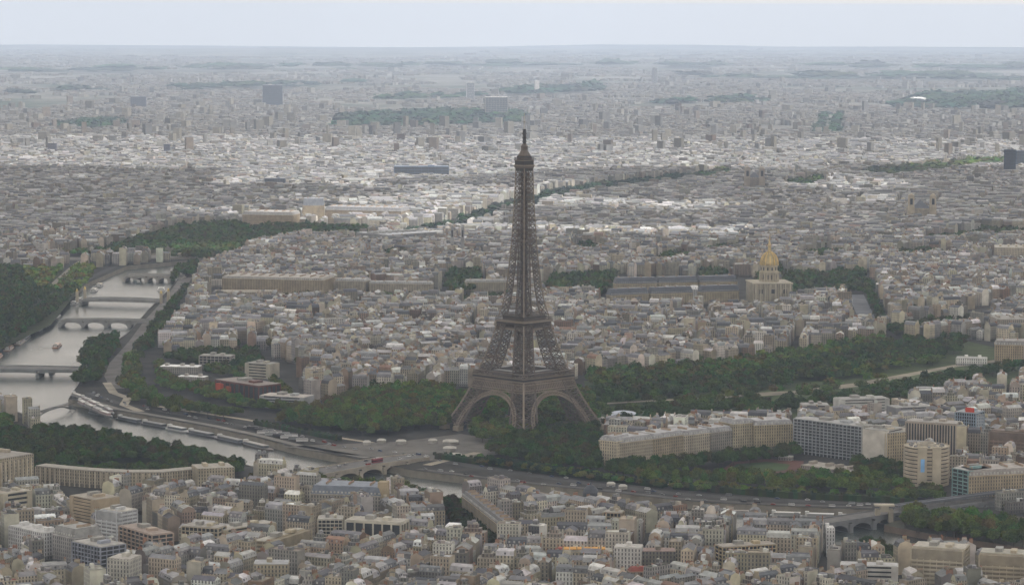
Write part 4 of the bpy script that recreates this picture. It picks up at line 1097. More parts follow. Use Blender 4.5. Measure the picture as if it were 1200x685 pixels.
for i, (px, py, lab, rf) in enumerate([(835, 601, 'dark barge against the far quay, left end of the lower reach', (.15, .15, .16)), (868, 603, 'brown barge with low cabin moored on the lower reach', (.24, .2, .17)), (925, 605, 'white barge moored below the riverside road, left of two similar white ones', (.66, .65, .62)), (964, 606.5, 'white barge moored between two other white barges by the viaduct', (.7, .7, .7)), (1003, 608, 'white barge moored closest to the viaduct arch', (.72, .71, .7))]):
    boat(px, py, 34, 8, angpx((900, 602), (1000, 605)), (.3, .3, .3), (.35, .35, .35), rf, lab, 'moored_barge', 'barge')
# tip of the barge port: barges lying side by side
for i in range(9):
    px, py = 92 + (i % 5) * 9 + (i // 5) * 5, 466 + (i % 5) * 4.2 + (i // 5) * 8 
    boat(px, py, 36, 6, angpx((88, 466), (140, 486)) + rnd.uniform(-.1, .1), (.12, .12, .12), (.3 + .05 * (i % 3), .3, .3), [(.5, .48, .45), (.3, .3, .31), (.6, .6, .58)][i % 3],
         '%s barge in the crowded port basin, %s' % (['sandy-roofed', 'dark grey-roofed', 'white-roofed'][i % 3], ['at its upper tip', 'second row from the tip, outer side', 'third berth from the tip', 'fourth berth from the tip', 'closest to the gravel walk', 'inner side near the tip', 'inner side in the middle', 'inner side by the quay stairs', 'innermost below the park'][i]), 'port_barge', 'barge', z=-.3 if i > 4 else .2)
# ------------------------------------------------------------------ lawns and gravel of the parks
for pts, c in (([(684, 446), (850, 434), (1040, 402), (1135, 400), (1190, 412), (1240, 424), (1240, 438), (1080, 470), (1040, 486), (925, 490), (830, 498), (700, 506)], (.085, .115, .045)), ([(700, 478), (760, 470), (830, 466), (905, 462), (905, 468), (835, 475), (770, 482), (700, 488)], (.10, .15, .055)),
               ([(690, 492), (740, 486), (820, 479), (905, 470), (915, 474), (830, 488), (740, 500)], (.10, .14, .055)),
               ([(880, 468), (960, 455), (1060, 440), (1130, 430), (1130, 434), (1060, 446), (960, 462), (900, 474)], (.11, .155, .06)),
               ([(560, 478), (640, 475), (690, 480), (700, 500), (640, 515), (560, 500)], (.15, .14, .11)),
               ([(60, 512), (240, 536), (240, 552), (60, 548)], (.05, .07, .03)), ([(0, 320), (110, 318), (60, 380), (0, 410)], (.07, .085, .04)), ([(110, 300), (215, 268), (330, 262), (430, 266), (420, 282), (240, 305)], (.17, .15, .11))):
    kindof(sheet('park_lawn', [GP(pts)], .05 if len(pts) != 12 else .03, M_GROUNDC, c), 'structure')
kindof(sheet('gravel_walk', [GP([(826, 463), (930, 458), (1000, 449), (1120, 427), (1205, 417), (1205, 420), (1120, 430), (1005, 453), (935, 462), (826, 467)])], .3, M_GROUNDC, (.37, .34, .28)), 'structure')
for a_, b_ in (((826, 466), (690, 474)), ((500, 545), (560, 530)), ((640, 490), (700, 484))): road('gravel_walk', [a_, b_], 10, z=.35, col=(.38, .35, .29))
kindof(sheet('esplanade', [GP([(330, 523), (470, 517), (540, 508), (620, 522), (560, 538), (500, 540), (420, 534)])], .2, M_GROUNDC, (.20, .19, .175)), 'structure')
BLOCK.append(Zone(GP([(300, 500), (540, 500), (640, 520), (720, 560), (820, 588), (780, 592), (600, 572), (480, 557), (330, 540), (90, 490), (80, 465), (140, 470)])))

# clipped hedges along the quay
def hedge(pxline, w_, h, lab):
    pts = GP(pxline); fine = []
    for a, b in zip(pts, pts[1:]):
        n = max(1, int(math.hypot(b[0] - a[0], b[1] - a[1]) / 4))
        for i in range(n): fine.append((a[0] + (b[0] - a[0]) * i / n, a[1] + (b[1] - a[1]) * i / n))
    fine.append(pts[-1]); L, R = offset_strip(fine, -w_ / 2, w_ / 2); m = MB()
    T = thing('hedge', lab, 'hedge', (*pts[0], 0))
    hh = [h * (1 + .35 * noise.noise(Vector((p[0] * .08, p[1] * .08, 0)))) for p in fine]
    for i in range(len(fine) - 1):
        g = tuple(c * rnd.uniform(.6, 1.3) for c in (.035, .055, .025))
        a, b, c, d = L[i], L[i + 1], R[i + 1], R[i]
        m.face([(*a, 0), (*b, 0), (*b, hh[i + 1]), (*a, hh[i])], g); m.face([(*c, 0), (*d, 0), (*d, hh[i]), (*c, hh[i + 1])], g)
        m.face([(*a, hh[i]), (*b, hh[i + 1]), (*c, hh[i + 1]), (*d, hh[i])], tuple(x * 1.15 for x in g))
        if i % 2 == 0:
            for k in range(3): m.box(fine[i][0] + rnd.uniform(-1, 1) * w_ * .4, fine[i][1] + rnd.uniform(-1, 1) * w_ * .4, h * .6, 2.2, 2.0, h * rnd.uniform(.3, .8), rnd.uniform(0, 3), g)
    m.obj('foliage', M_LEAF, T)
hedge([(512, 537), (560, 543), (640, 554), (700, 562), (780, 571)], 7, 5.5, 'long dark clipped hedge between promenade and riverside road, left stretch')
hedge([(790, 572), (850, 577), (925, 583), (1010, 587), (1072, 590)], 7, 5.5, 'long dark clipped hedge between promenade and riverside road, right stretch')
hedge([(300, 497), (340, 504.5), (398, 516)], 6, 4.5, 'dark hedge below the pale promenade, beside the coach park')
BLOCK.append(Zone(GP([(80, 395), (150, 395), (185, 395), (185, 430), (250, 472), (300, 482), (370, 482), (545, 455), (545, 510), (80, 500)])))
BLOCK.append(Zone(GP([(680, 440), (850, 430), (1040, 398), (1135, 398), (1200, 408), (1240, 420), (1240, 440), (1080, 472), (1040, 490), (925, 494), (830, 502), (700, 510), (530, 512), (530, 455), (680, 450)])))
BLOCK.append(Zone(GP([(700, 545), (930, 528), (930, 542), (860, 552), (700, 568)])))
BLOCK.append(Zone(GP([(1095, 588), (1165, 588), (1165, 625), (1095, 625)])))
BLOCK.append(Zone(GP([(56, 492), (130, 505), (130, 516), (56, 512)])))
BLOCK.append(Zone(GP([(540, 540), (800, 560), (1060, 575), (1110, 590), (1040, 606), (820, 600), (600, 575), (480, 560)])))
BLOCK.append(Zone(GP([(-20, 505), (70, 505), (250, 525), (290, 545), (285, 578), (230, 590), (40, 588), (-20, 600)])))

# ------------------------------------------------------------------ trees
# zones: (name, polygon in survey pixels, spacing, height lo, hi, tint, density)
DG, MG, YG, BG = (.048, .078, .020), (.088, .128, .032), (.14, .18, .045), (.024, .046, .026)
TZ = [
 ('the left riverside wood', [(-40, 318), (22, 319), (44, 346), (92, 344), (82, 352), (60, 370), (20, 398), (-10, 416), (-40, 420)], 11, 12, 19, DG, 1),
 ('the light green grove', [(26, 320), (60, 318), (112, 314), (106, 330), (90, 343), (46, 344)], 12, 10, 15, YG, .8),
 ('the quay avenue', [(206, 318), (232, 312), (216, 345), (206, 368), (192, 392), (172, 416), (150, 428), (142, 424), (152, 404), (178, 378), (196, 350)], 11, 11, 17, DG, 1),
 ('the river point grove', [(100, 412), (136, 398), (137, 415), (124, 427), (118, 450), (88, 455)], 11, 11, 17, DG, 1),
 ('the riverside park', [(128, 430), (165, 422), (160, 455), (190, 476), (250, 488), (300, 495), (355, 492), (400, 474), (432, 464), (480, 458), (532, 462), (545, 475), (542, 497), (500, 512), (430, 512), (340, 502), (240, 491), (165, 482), (135, 462)], 10.5, 10, 18, MG, .95),
 ('the hillside gardens', [(60, 509), (100, 511), (137, 518), (175, 526), (225, 534), (245, 543), (282, 550), (285, 560), (235, 560), (160, 564), (60, 562), (30, 547), (0, 535), (0, 512)], 9.5, 9, 15, DG, .95),
 ('the tower gardens', [(600, 520), (640, 510), (700, 505), (704, 556), (640, 550), (560, 532)], 10, 10, 17, DG, .95),
 ('the tower gardens', [(545, 495), (600, 500), (620, 512), (590, 528), (556, 515)], 11, 9, 15, MG, .6),
 ('the mansion front trees', [(706, 560), (716, 552), (770, 549), (860, 540), (930, 533), (935, 538), (860, 547), (800, 553), (790, 560)], 10, 11, 16, DG, 1),
 ('the riverside belt', [(700, 556), (760, 562), (840, 564), (900, 566), (960, 566), (1000, 564), (1060, 566), (1068, 580), (960, 578), (860, 576), (760, 568)], 10, 10, 16, MG, 1),
 ('the riverside belt', [(560, 540), (620, 549), (700, 560), (700, 563), (620, 553), (560, 544)], 9, 7, 10, BG, 1),
 ('the office gardens', [(1000, 548), (1060, 552), (1060, 566), (1000, 562)], 11, 9, 15, DG, .9),
 ('the office gardens', [(1050, 580), (1105, 580), (1108, 592), (1055, 592)], 10, 9, 14, MG, 1),
 ('the office gardens', [(1120, 545), (1150, 542), (1150, 550), (1120, 552)], 11, 9, 14, MG, .9),
 ('the long park', [(690, 455), (760, 446), (850, 445), (950, 426), (1040, 408), (1130, 405), (1120, 420), (1050, 430), (960, 450), (880, 460), (800, 468), (700, 480)], 12.5, 9, 16, DG, .8),
 ('the long park', [(684, 442), (850, 431), (1040, 399), (1040, 409), (950, 427), (850, 447), (700, 460)], 12, 10, 16, MG, .85),
 ('the lower long park', [(700, 500), (780, 484), (930, 474), (1060, 455), (1200, 428), (1240, 426), (1240, 434), (1190, 438), (1075, 463), (1040, 484), (920, 486), (830, 496), (740, 505)], 12, 9, 16, DG, .66),
 ('the tower lawns', [(535, 468), (690, 462), (700, 498), (640, 505), (600, 492), (560, 496), (540, 490)], 11, 10, 16, MG, .72),
 ('the park middle', [(700, 478), (830, 466), (905, 462), (1000, 450), (1040, 444), (1040, 454), (930, 472), (820, 482), (705, 496)], 12, 8, 14, MG, .32),
 ('the riverside belt', [(560, 541), (700, 560), (800, 571), (925, 578), (1070, 584), (1070, 587), (925, 582), (800, 575), (700, 564), (560, 545)], 8, 6, 9, MG, .9),
 ('the long park', [(900, 450), (1030, 425), (1120, 416), (1150, 418), (1120, 424), (1000, 444), (900, 456)], 12, 8, 14, MG, .55),
 ('the museum gardens', [(185, 456), (250, 470), (300, 482), (360, 486), (358, 480), (322, 446), (318, 450), (330, 478), (300, 477), (250, 458), (185, 448)], 9, 7, 12, MG, .7),
 ('the museum gardens', [(240, 432), (286, 436), (286, 446), (242, 446)], 9, 7, 11, MG, .6), ('the museum gardens', [(180, 428), (188, 428), (205, 450), (188, 452)], 9, 7, 11, MG, .8),
 ('the island', [(1062, 606), (1200, 624), (1200, 643), (1100, 629), (1060, 622)], 9, 10, 17, MG, 1),
 ('the bank below the viaduct', [(1010, 640), (1030, 645), (1062, 655), (1062, 664), (1030, 664), (1012, 652)], 9, 9, 14, DG, 1),
 ('the tree-lined street', [(506, 592), (530, 594), (588, 642), (560, 642), (538, 624)], 8, 10, 14, (.04, .05, .02), 1),
 ('the promenade rows', [(160, 466), (260, 483), (345, 497), (345, 500), (260, 487), (150, 469)], 9, 7, 11, MG, .9),
 ('the bridge end', [(330, 566), (400, 578), (430, 584), (500, 588), (498, 580), (420, 570), (345, 562)], 9, 8, 12, MG, .9),
 ('the palace garden', [(-10, 520), (20, 500), (10, 495), (-10, 495)], 10, 9, 14, MG, .9),
 ('the palace garden', [(40, 575), (55, 575), (54, 582), (42, 582)], 7, 9, 14, DG, 1),
 ('the royal gardens', [(100, 302), (215, 268), (268, 266), (300, 270), (340, 268), (432, 270), (430, 281), (330, 285), (290, 292), (240, 308), (180, 303), (130, 300)], 16, 12, 18, DG, .85),
 ('boulevard', [(470, 275), (540, 258), (600, 238), (660, 224), (760, 212), (850, 203), (850, 209), (760, 221), (660, 235), (600, 249), (545, 269), (480, 281)], 21, 12, 17, BG, .55),
 ('m', [(640, 340), (650, 330), (720, 324), (715, 350), (640, 352)], 14, 12, 19, DG, 1), ('m', [(915, 325), (1010, 322), (1025, 342), (950, 352), (925, 356)], 13, 11, 17, DG, .8),
 ('m', [(520, 335), (530, 322), (560, 322), (566, 342), (530, 348)], 13, 12, 18, DG, 1), ('m', [(455, 302), (475, 302), (475, 310), (455, 310)], 13, 13, 20, DG, 1),
 ('m', [(772, 306), (800, 302), (812, 310), (775, 314)], 13, 12, 19, DG, 1), ('m', [(825, 296), (868, 292), (870, 300), (826, 303)], 14, 12, 17, DG, 1), ('m', [(662, 296), (690, 290), (712, 296), (690, 302)], 15, 11, 17, DG, .9),
 ('m', [(820, 322), (850, 320), (850, 328), (820, 328)], 13, 12, 17, DG, .8), ('m', [(880, 330), (915, 318), (920, 328), (886, 338)], 13, 12, 17, DG, .7),
 ('m', [(945, 300), (985, 298), (985, 306), (945, 308)], 14, 12, 18, DG, .9), ('m', [(1052, 300), (1104, 296), (1105, 306), (1055, 308)], 14, 12, 18, DG, .9), ('m', [(1088, 282), (1150, 278), (1150, 286), (1090, 288)], 16, 11, 17, DG, .9),
 ('m', [(1125, 278), (1160, 270), (1200, 274), (1200, 281), (1130, 285)], 17, 11, 17, DG, .7),
 ('m', [(185, 420), (300, 415), (308, 434), (260, 434), (190, 424)], 11, 10, 16, DG, .9), ('m', [(320, 350), (440, 350), (520, 352), (600, 350), (600, 356), (440, 357), (330, 357)], 12, 9, 14, DG, .8),
 ('m', [(1000, 350), (1006, 348), (1022, 386), (1014, 386)], 10, 10, 14, DG, 1), ('m', [(1012, 340), (1018, 340), (1040, 380), (1030, 384)], 10, 11, 16, DG, 1), ('m', [(1030, 388), (1140, 376), (1150, 368), (1148, 382), (1050, 396)], 11, 9, 14, DG, .8), ('m', [(1060, 402), (1130, 398), (1140, 404), (1090, 409)], 11, 9, 14, DG, .7),
 ('m', [(280, 262), (300, 256), (330, 256), (350, 258), (330, 262)], 16, 10, 15, MG, .7), ('m', [(100, 296), (60, 300), (60, 304), (110, 302)], 15, 10, 15, MG, .7),
 ('far', [(386, 152), (400, 139), (520, 133), (610, 136), (618, 148), (520, 152)], 60, 22, 34, BG, 1), ('far', [(60, 152), (90, 144), (140, 143), (150, 150), (100, 155)], 48, 20, 28, BG, .8),
 ('far', [(590, 110), (700, 103), (710, 110), (600, 116)], 130, 30, 55, BG, 1), ('far', [(440, 118), (560, 112), (560, 116), (445, 121)], 120, 25, 45, BG, .8), ('far', [(1030, 128), (1080, 116), (1210, 110), (1210, 131), (1100, 130)], 90, 25, 45, BG, 1),
 ('far', [(1000, 208), (1060, 200), (1140, 192), (1200, 190), (1200, 194), (1120, 203), (1040, 212)], 36, 18, 26, DG, .9), ('far', [(953, 158), (965, 134), (970, 134), (960, 160)], 40, 18, 25, BG, .9), ('far', [(972, 158), (981, 134), (987, 134), (982, 160)], 40, 18, 25, BG, .9),
 ('far', [(810, 212), (850, 202), (856, 208), (820, 217)], 30, 16, 22, DG, .9), ('far', [(920, 218), (960, 212), (970, 222), (930, 226)], 30, 16, 22, DG, .7), ('far', [(0, 118), (60, 112), (150, 104), (60, 108), (0, 112)], 120, 20, 40, BG, .5),
 ('far', [(750, 122), (900, 118), (900, 122), (760, 127)], 110, 20, 40, BG, .5), ('far', [(200, 104), (420, 98), (420, 101), (210, 108)], 160, 20, 45, BG, .6),
 ('far', [(800, 90), (1200, 92), (1200, 97), (810, 94)], 260, 20, 60, BG, .6), ('far', [(0, 84), (500, 78), (500, 81), (0, 88)], 320, 20, 60, BG, .6), ('far', [(500, 76), (1200, 80), (1200, 83), (520, 79)], 380, 20, 60, BG, .6),
]
TREES = []          # x, y, height, radius, tint index, zone
STREETISH = []
def on_road(x, y): return any(z.hit(x, y) for z in ROADZ)
for zn, poly, sp, h0, h1, tint, dens in TZ:
    W = GP(poly); Z = Zone(W); BLOCK.append(Zone(W, 5))
    x = Z.b[0]; row = 0
    while x < Z.b[2]:
        y = Z.b[1] + (row % 2) * sp / 2
        while y < Z.b[3]:
            jx, jy = x + rnd.uniform(-.35, .35) * sp, y + rnd.uniform(-.35, .35) * sp
            nn = noise.noise(Vector((jx * .012, jy * .012, 3)))
            if rnd.random() < dens and nn > -.42 + (1 - dens) * .35 and Z.hit(jx, jy) and not (zn != 'far' and on_road(jx, jy)):
                h = rnd.uniform(h0, h1) * (1 + .15 * nn)
                TREES.append([jx, jy, h, max(h * .36, sp * .60) * rnd.uniform(.66, 1.16), tint, zn])
            y += sp
        x += sp * .87; row += 1
# street trees and courtyard trees scattered through the city
def ico(n=1):
    import bmesh
    bm = bmesh.new(); bmesh.ops.create_icosphere(bm, subdivisions=n, radius=1)
    V = np.array([v.co[:] for v in bm.verts]); F = np.array([[v.index for v in f.verts] for f in bm.faces]); bm.free()
    return V, F
ICO = {1: ico(1), 2: ico(2)}
def crown_arrays(seed, sub, nleaf, lf):
    """lumpy core plus loose leaf clumps, unit radius; returns triangles (n,3,3) and shade (n)"""
    r = np.random.RandomState(seed); V, F = ICO[sub]
    off = r.uniform(-50, 50, 3)
    rr = np.array([.78 + .42 * noise.noise(Vector(v * 2.1 + off)) + .2 * noise.noise(Vector(v * 5.1 + off)) for v in V])
    P_ = V * rr[:, None]; P_[:, 2] = np.where(P_[:, 2] < -.3, -.3 + (P_[:, 2] + .3) * .4, P_[:, 2])
    T = P_[F]
    sh = r.uniform(.75, 1.2, len(T))
    out = [T]; s2 = [sh]
    if nleaf:
        d = r.normal(size=(nleaf, 3)); d /= np.linalg.norm(d, axis=1)[:, None]; d[:, 2] = np.where(d[:, 2] < -.45, -d[:, 2], d[:, 2])
        rad_ = np.array([.86 + .42 * noise.noise(Vector(v * 2.1 + off)) for v in d]) * r.uniform(.88, 1.14, nleaf)
        c = d * rad_[:, None]; c[:, 2] = np.where(c[:, 2] < -.3, -.3 + (c[:, 2] + .3) * .4, c[:, 2])
        a = r.normal(size=(nleaf, 3)); a /= np.linalg.norm(a, axis=1)[:, None]
        b = np.cross(a, d + .5 * r.normal(size=(nleaf, 3))); b /= np.linalg.norm(b, axis=1)[:, None] + 1e-6
        s = lf * r.uniform(.6, 1.3, (nleaf, 1))
        T1 = np.stack([c - a * s - b * s, c + a * s - b * s * .6, c + b * s], 1)
        T2 = np.stack([c + a * s - b * s * .6, c + a * s * .6 + b * s * .9, c + b * s], 1)
        out += [T1, T2]; k = r.uniform(.65, 1.5, nleaf); s2 += [k, k]
    return np.concatenate(out), np.concatenate(s2)
CROWN_HI = [crown_arrays(i, 2, 420, .115) for i in range(7)]
CROWN_MD = [crown_arrays(20 + i, 1, 70, .2) for i in range(7)]
CROWN_LO = [crown_arrays(40 + i, 1, 14, .28) for i in range(6)]

def tri_obj(name, tris, cols, mat):
    me = bpy.data.meshes.new(name); n = len(tris)
    me.vertices.add(n * 3); me.vertices.foreach_set('co', tris.astype(np.float32).ravel())
    me.loops.add(n * 3); me.loops.foreach_set('vertex_index', np.arange(n * 3, dtype=np.int32))
    me.polygons.add(n); me.polygons.foreach_set('loop_start', np.arange(0, n * 3, 3, dtype=np.int32))
    me.update(calc_edges=True)
    ca = me.attributes.new('Col', 'FLOAT_COLOR', 'FACE'); c = np.ones((n, 4), np.float32); c[:, :3] = cols; ca.data.foreach_set('color', c.ravel())
    me.materials.append(mat)
    o = bpy.data.objects.new(name, me); COL.objects.link(o); return o

INFRAME = lambda x, y, m=0: (lambda q: -m < q[0] < 1200 + m and q[1] < 685 + m)(P(x, y, 0))
def small_trees():
    k = 0
    while k < 900:
        x, y = CX + rnd.uniform(2150, 6500), rnd.uniform(-1300, 1300)
        if not INFRAME(x, y, 60): continue
        k += 1
        if any(z.hit(x, y) for z in BLOCK): continue
        h = rnd.uniform(8, 15); TREES.append([x, y, h, h * .38, rnd.choice((DG, MG, MG)), 's'])
NAMED = [t for t in TREES if t[5] not in ('m', 'far', 's', 'boulevard', 'the royal gardens', 'the light green grove') and INFRAME(t[0], t[1])]
# hidden behind others is judged by depth order: front rows of a zone show most
def vis(t):
    x, y, h, r, _, z = t
    s = scale_at(x, y)
    nxt = sum(1 for o in TREES if abs(o[1] - y) < r * .8 and 0 < x - o[0] < 22)
    return s * s * h * r * (1.0 if nxt == 0 else .55 if nxt == 1 else .35)
NAMED.sort(key=vis, reverse=True)
NAMED = NAMED[:296]
nset = set(id(t) for t in NAMED)
small_trees()

TREEITEMS = []
TINTN = {DG: 'dark green', MG: 'mid green', YG: 'light yellowish green', BG: 'blue-green'}
protos = []
def make_tree_proto(i, tint):
    T, sh = CROWN_HI[i % 7]
    c = np.array(tint)[None] * sh[:, None]
    R = np.random.RandomState(i); c = c * R.uniform(.6, 1.5) * R.uniform(.88, 1.14, (1, 3))
    cr = tri_obj('crown', T, c, M_LEAF)
    m = MB(); m.lathe(0, 0, [(.045, -1.25), (.032, -.8), (.02, -.1)], (.10, .08, .06), 7)
    for k in range(4):
        a = k * 1.6 + i; m.beam((0, 0, -.75), (.4 * math.cos(a), .4 * math.sin(a), -.15), .03, (.10, .08, .06), .012)
    tr = m.obj('trunk', M_BARK)
    return cr, tr
bucket = {}
for t in NAMED:
    x, y, h, r, tint, zn = t
    i = rnd.randrange(6); key = (i, tint)
    T = bpy.data.objects.new('tree', None); COL.objects.link(T)
    if key not in bucket:
        cr, tr = make_tree_proto(i + 3 * len(bucket), tint); bucket[key] = (cr, tr)
    else:
        cr = bucket[key][0].copy(); tr = bucket[key][1].copy(); COL.objects.link(cr); COL.objects.link(tr); cr.name = 'crown'; tr.name = 'trunk'
    rz = h * .42
    T.location = (x, y, 0); T.rotation_euler = (0, 0, rnd.uniform(0, 6.28))
    cr.parent = T; tr.parent = T
    cr.location = (0, 0, h - rz); cr.scale = (r, r, rz); tr.location = (0, 0, h - rz); tr.scale = (h * .45, h * .45, (h - rz) / 1.25)
    asp = r / h
    form = 'spreading' if asp > .47 else 'slender' if asp < .385 else 'rounded'
    size = 'tall' if h > 16.2 else 'low' if h < 11.5 else 'mid-sized'
    px, py = P(x, y, h * .6)
    T['category'] = 'tree'
    TREEITEMS.append(dict(o=T, base='%s %s %s tree' % (size, form, TINTN.get(tint, 'brownish green')), px=px, py=py, zone=zn, noun='tree'))
    T['group'] = 'trees of ' + zn
# the rest as one mass of foliage
at = []; ac = []
for t in TREES:
    if id(t) in nset: continue
    x, y, h, r, tint, zn = t
    d = x - CX
    if not INFRAME(x, y, 140): continue
    src = CROWN_MD if d < 4300 else CROWN_LO
    if d < 3300: src = CROWN_HI if zn != 's' else CROWN_MD
    T, sh = src[rnd.randrange(len(src))]
    a = rnd.uniform(0, 6.28); c, s = math.cos(a), math.sin(a)
    rz = h * .42
    Q = T * np.array([r, r, rz]); Q = np.stack([Q[..., 0] * c - Q[..., 1] * s + x, Q[..., 0] * s + Q[..., 1] * c + y, Q[..., 2] + (h - rz) + drop(x, y)], -1)
    tt = np.array(tint) * np.array([rnd.uniform(.65, 1.6), rnd.uniform(.7, 1.45), rnd.uniform(.7, 1.3)])
    at.append(Q); ac.append(sh[:, None] * tt[None])
o = tri_obj('tree_foliage', np.concatenate(at), np.concatenate(ac), M_LEAF); o['kind'] = 'stuff'; o['label'] = 'tree crowns of the parks, avenues and far woods'
print('trees', len(TREES), len(NAMED), 'tris', sum(len(a) for a in at))

# ------------------------------------------------------------------ the city
WALLC = [((.47, .435, .36), 'cream', 6), ((.39, .355, .285), 'tan', 3), ((.55, .53, .48), 'off-white', 3.5), ((.32, .31, .29), 'grey', 3), ((.40, .335, .27), 'pinkish', 1.5), ((.58, .57, .55), 'white', 1.3), ((.27, .20, .15), 'brown', .6)]
ROOFC = [((.27, .272, .28), 'zinc', 5), ((.10, .105, .12), 'slate', 3.5), ((.385, .385, .385), 'pale zinc', 4), ((.18, .183, .192), 'lead', 3), ((.47, .47, .465), 'whitish', 1.5), ((.23, .15, .11), 'brown tile', .4)]
FLATC = [((.36, .35, .325), 'pale gravel', 4), ((.48, .47, .45), 'whitish', 2), ((.24, .235, .23), 'dark', 2), ((.66, .66, .65), 'bright white', .35), ((.40, .35, .28), 'sandy', 1.5), ((.075, .095, .045), 'planted', .35), ((.30, .14, .10), 'rusty red', .15)]
def pick(tab):
    t = rnd.uniform(0, sum(a[2] for a in tab))
    for c, n, w_ in tab:
        t -= w_
        if t <= 0: return c, n
    return tab[0][:2]
def jit(c, a=.12):
    k = rnd.uniform(1 - a, 1 + a); return tuple(max(.01, x * k * rnd.uniform(.97, 1.03)) for x in c)

SEEDS = []
def seed_districts():
    fixed = [((120, 620), ((40, 555), (190, 640))), ((330, 640), ((300, 662), (370, 640))), ((540, 610), ((500, 585), (570, 625))), ((230, 600), ((200, 610), (330, 570))), ((640, 600), ((600, 575), (760, 610)))]
    for c, (p, q) in fixed:
        x, y = G(*c); SEEDS.append((x, y, angpx(p, q)))
    rr = random.Random(5)
    for ix in range(60):
        for iy in range(-16, 17):
            sz = 260
            x = -1200 + (ix + rr.uniform(.15, .85)) * sz; y = (iy + rr.uniform(.15, .85)) * sz
            if abs(y) > (x - CX) * .21 + 250: continue
            if any((x - s[0]) ** 2 + (y - s[1]) ** 2 < 170 ** 2 for s in SEEDS): continue
            SEEDS.append((x, y, rr.choice([0, .25, .5, .8, 1.05, 1.3, -.3, -.5]) + rr.uniform(-.15, .15)))
seed_districts()
SA = np.array([(a, b) for a, b, _ in SEEDS])
def near_seed(x, y): return int(np.argmin((SA[:, 0] - x) ** 2 + (SA[:, 1] - y) ** 2))
# spatial hash of blocking zones
BG_ = {}
for z in BLOCK:
    b = z.b
    for i in range(int(b[0] // 200), int(b[2] // 200) + 1):
        for j in range(int(b[1] // 200), int(b[3] // 200) + 1): BG_.setdefault((i, j), []).append(z)
def blocked(q):
    cx = sum(p[0] for p in q) / 4; cy = sum(p[1] for p in q) / 4
    for x, y in list(q) + [(cx, cy)]:
        for z in BG_.get((int(x // 200), int(y // 200)), ()):
            if z.hit(x, y): return True
    return False
BLD = []
RMAX = 6600
def rotq(cx, cy, ang, u0, u1, v0, v1):
    c, s = math.cos(ang), math.sin(ang)
    return [(cx + c * u - s * v, cy + s * u + c * v) for u, v in ((u0, v0), (u1, v0), (u1, v1), (u0, v1))]
def gen_city():
    for si, (sx, sy, ang) in enumerate(SEEDS):
        R = random.Random(si * 17 + 3)
        far = sx - CX > 5200
        u = -330
        while u < 330:
            bw = R.uniform(55, 105); st = R.uniform(9, 15)
            v = -330 + R.uniform(0, 40)
            while v < 330:
                bd = R.uniform(42, 74); st2 = R.uniform(9, 14)
                block_fill(si, sx, sy, ang, u, u + bw, v, v + bd, R, far)
                v += bd + st2
            u += bw + st
def block_fill(si, sx, sy, ang, u0, u1, v0, v1, R, far):
    c, s = math.cos(ang), math.sin(ang)
    mu, mv = (u0 + u1) / 2, (v0 + v1) / 2
    cx, cy = sx + c * mu - s * mv, sy + s * mu + c * mv
    d = cx - CX
    if d < 2060 or d > RMAX + 3100: return
    px, py = P(cx, cy)
    if not (-130 < px < 1330) or py > 800: return
    if (SA[si][0] - cx) ** 2 + (SA[si][1] - cy) ** 2 > 400 ** 2: return
    hb = 19 + 3 * noise.noise(Vector((cx * .004, cy * .004, 0))) + R.uniform(-1.5, 1.5)
    dep = R.uniform(9.5, 12.5)
    W, D = u1 - u0, v1 - v0
    cells = []
    def strip(a0, a1, b0, b1, axis):
        L = a1 - a0; n = max(1, round(L / (R.uniform(11, 20) if not far else 22)))
        cuts = [a0 + L * i / n + (R.uniform(-2.5, 2.5) if 0 < i < n else 0) for i in range(n + 1)]
        for p, q in zip(cuts, cuts[1:]):
            cells.append((p, q, b0, b1, 0) if axis == 0 else (b0, b1, p, q, 1))
    strip(u0, u1, v0, v0 + dep, 0); strip(u0, u1, v1 - dep, v1, 0)
    strip(v0 + dep, v1 - dep, u0, u0 + dep, 1); strip(v0 + dep, v1 - dep, u1 - dep, u1, 1)
    # courtyard wings
    x = u0 + dep + R.uniform(2, 6)
    while x < u1 - dep - 12:
        w_ = R.uniform(6, 10); vm = (v0 + v1) / 2 + R.uniform(-6, 6)
        cells.append((x, x + w_, v0 + dep + .05, vm - R.uniform(.5, 5), 2)); cells.append((x + R.uniform(-1, 1), x + w_ + R.uniform(-1, 1), vm + R.uniform(.5, 5), v1 - dep - .05, 2)); x += w_ + R.uniform(5, 10)
    for a, b, e, f, k in cells:
        if b - a < 4 or f - e < 4: continue
        q = rotq(sx, sy, ang, a, b, e, f)
        qx = sum(p[0] for p in q) / 4; qy = sum(p[1] for p in q) / 4
        if near_seed(qx, qy) != si: continue
        m = [(p[0] * .9 + qx * .1, p[1] * .9 + qy * .1) for p in q]
        if any(near_seed(*p) != si for p in m): continue
        if blocked(q): continue
        h = hb + R.uniform(-2.2, 2.2) if k != 2 else hb * R.uniform(.5, 1.0)
        near = qx - CX < 2900
        style = 'mansard'
        t = R.random()
        if t < (.24 if near else .10): style = 'flat'; h += R.choice((0, 0, 3, 6, 9)) 
        elif t < (.34 if near else .12): style = 'terrace'; h += R.uniform(2, 7)
        elif t < .5: style = 'gable'
        if k == 2: style = R.choice(('gable', 'gable', 'flat', 'mansard'))
        BLD.append((q, h, style, k, qx, qy))
gen_city()
print('buildings', len(BLD))
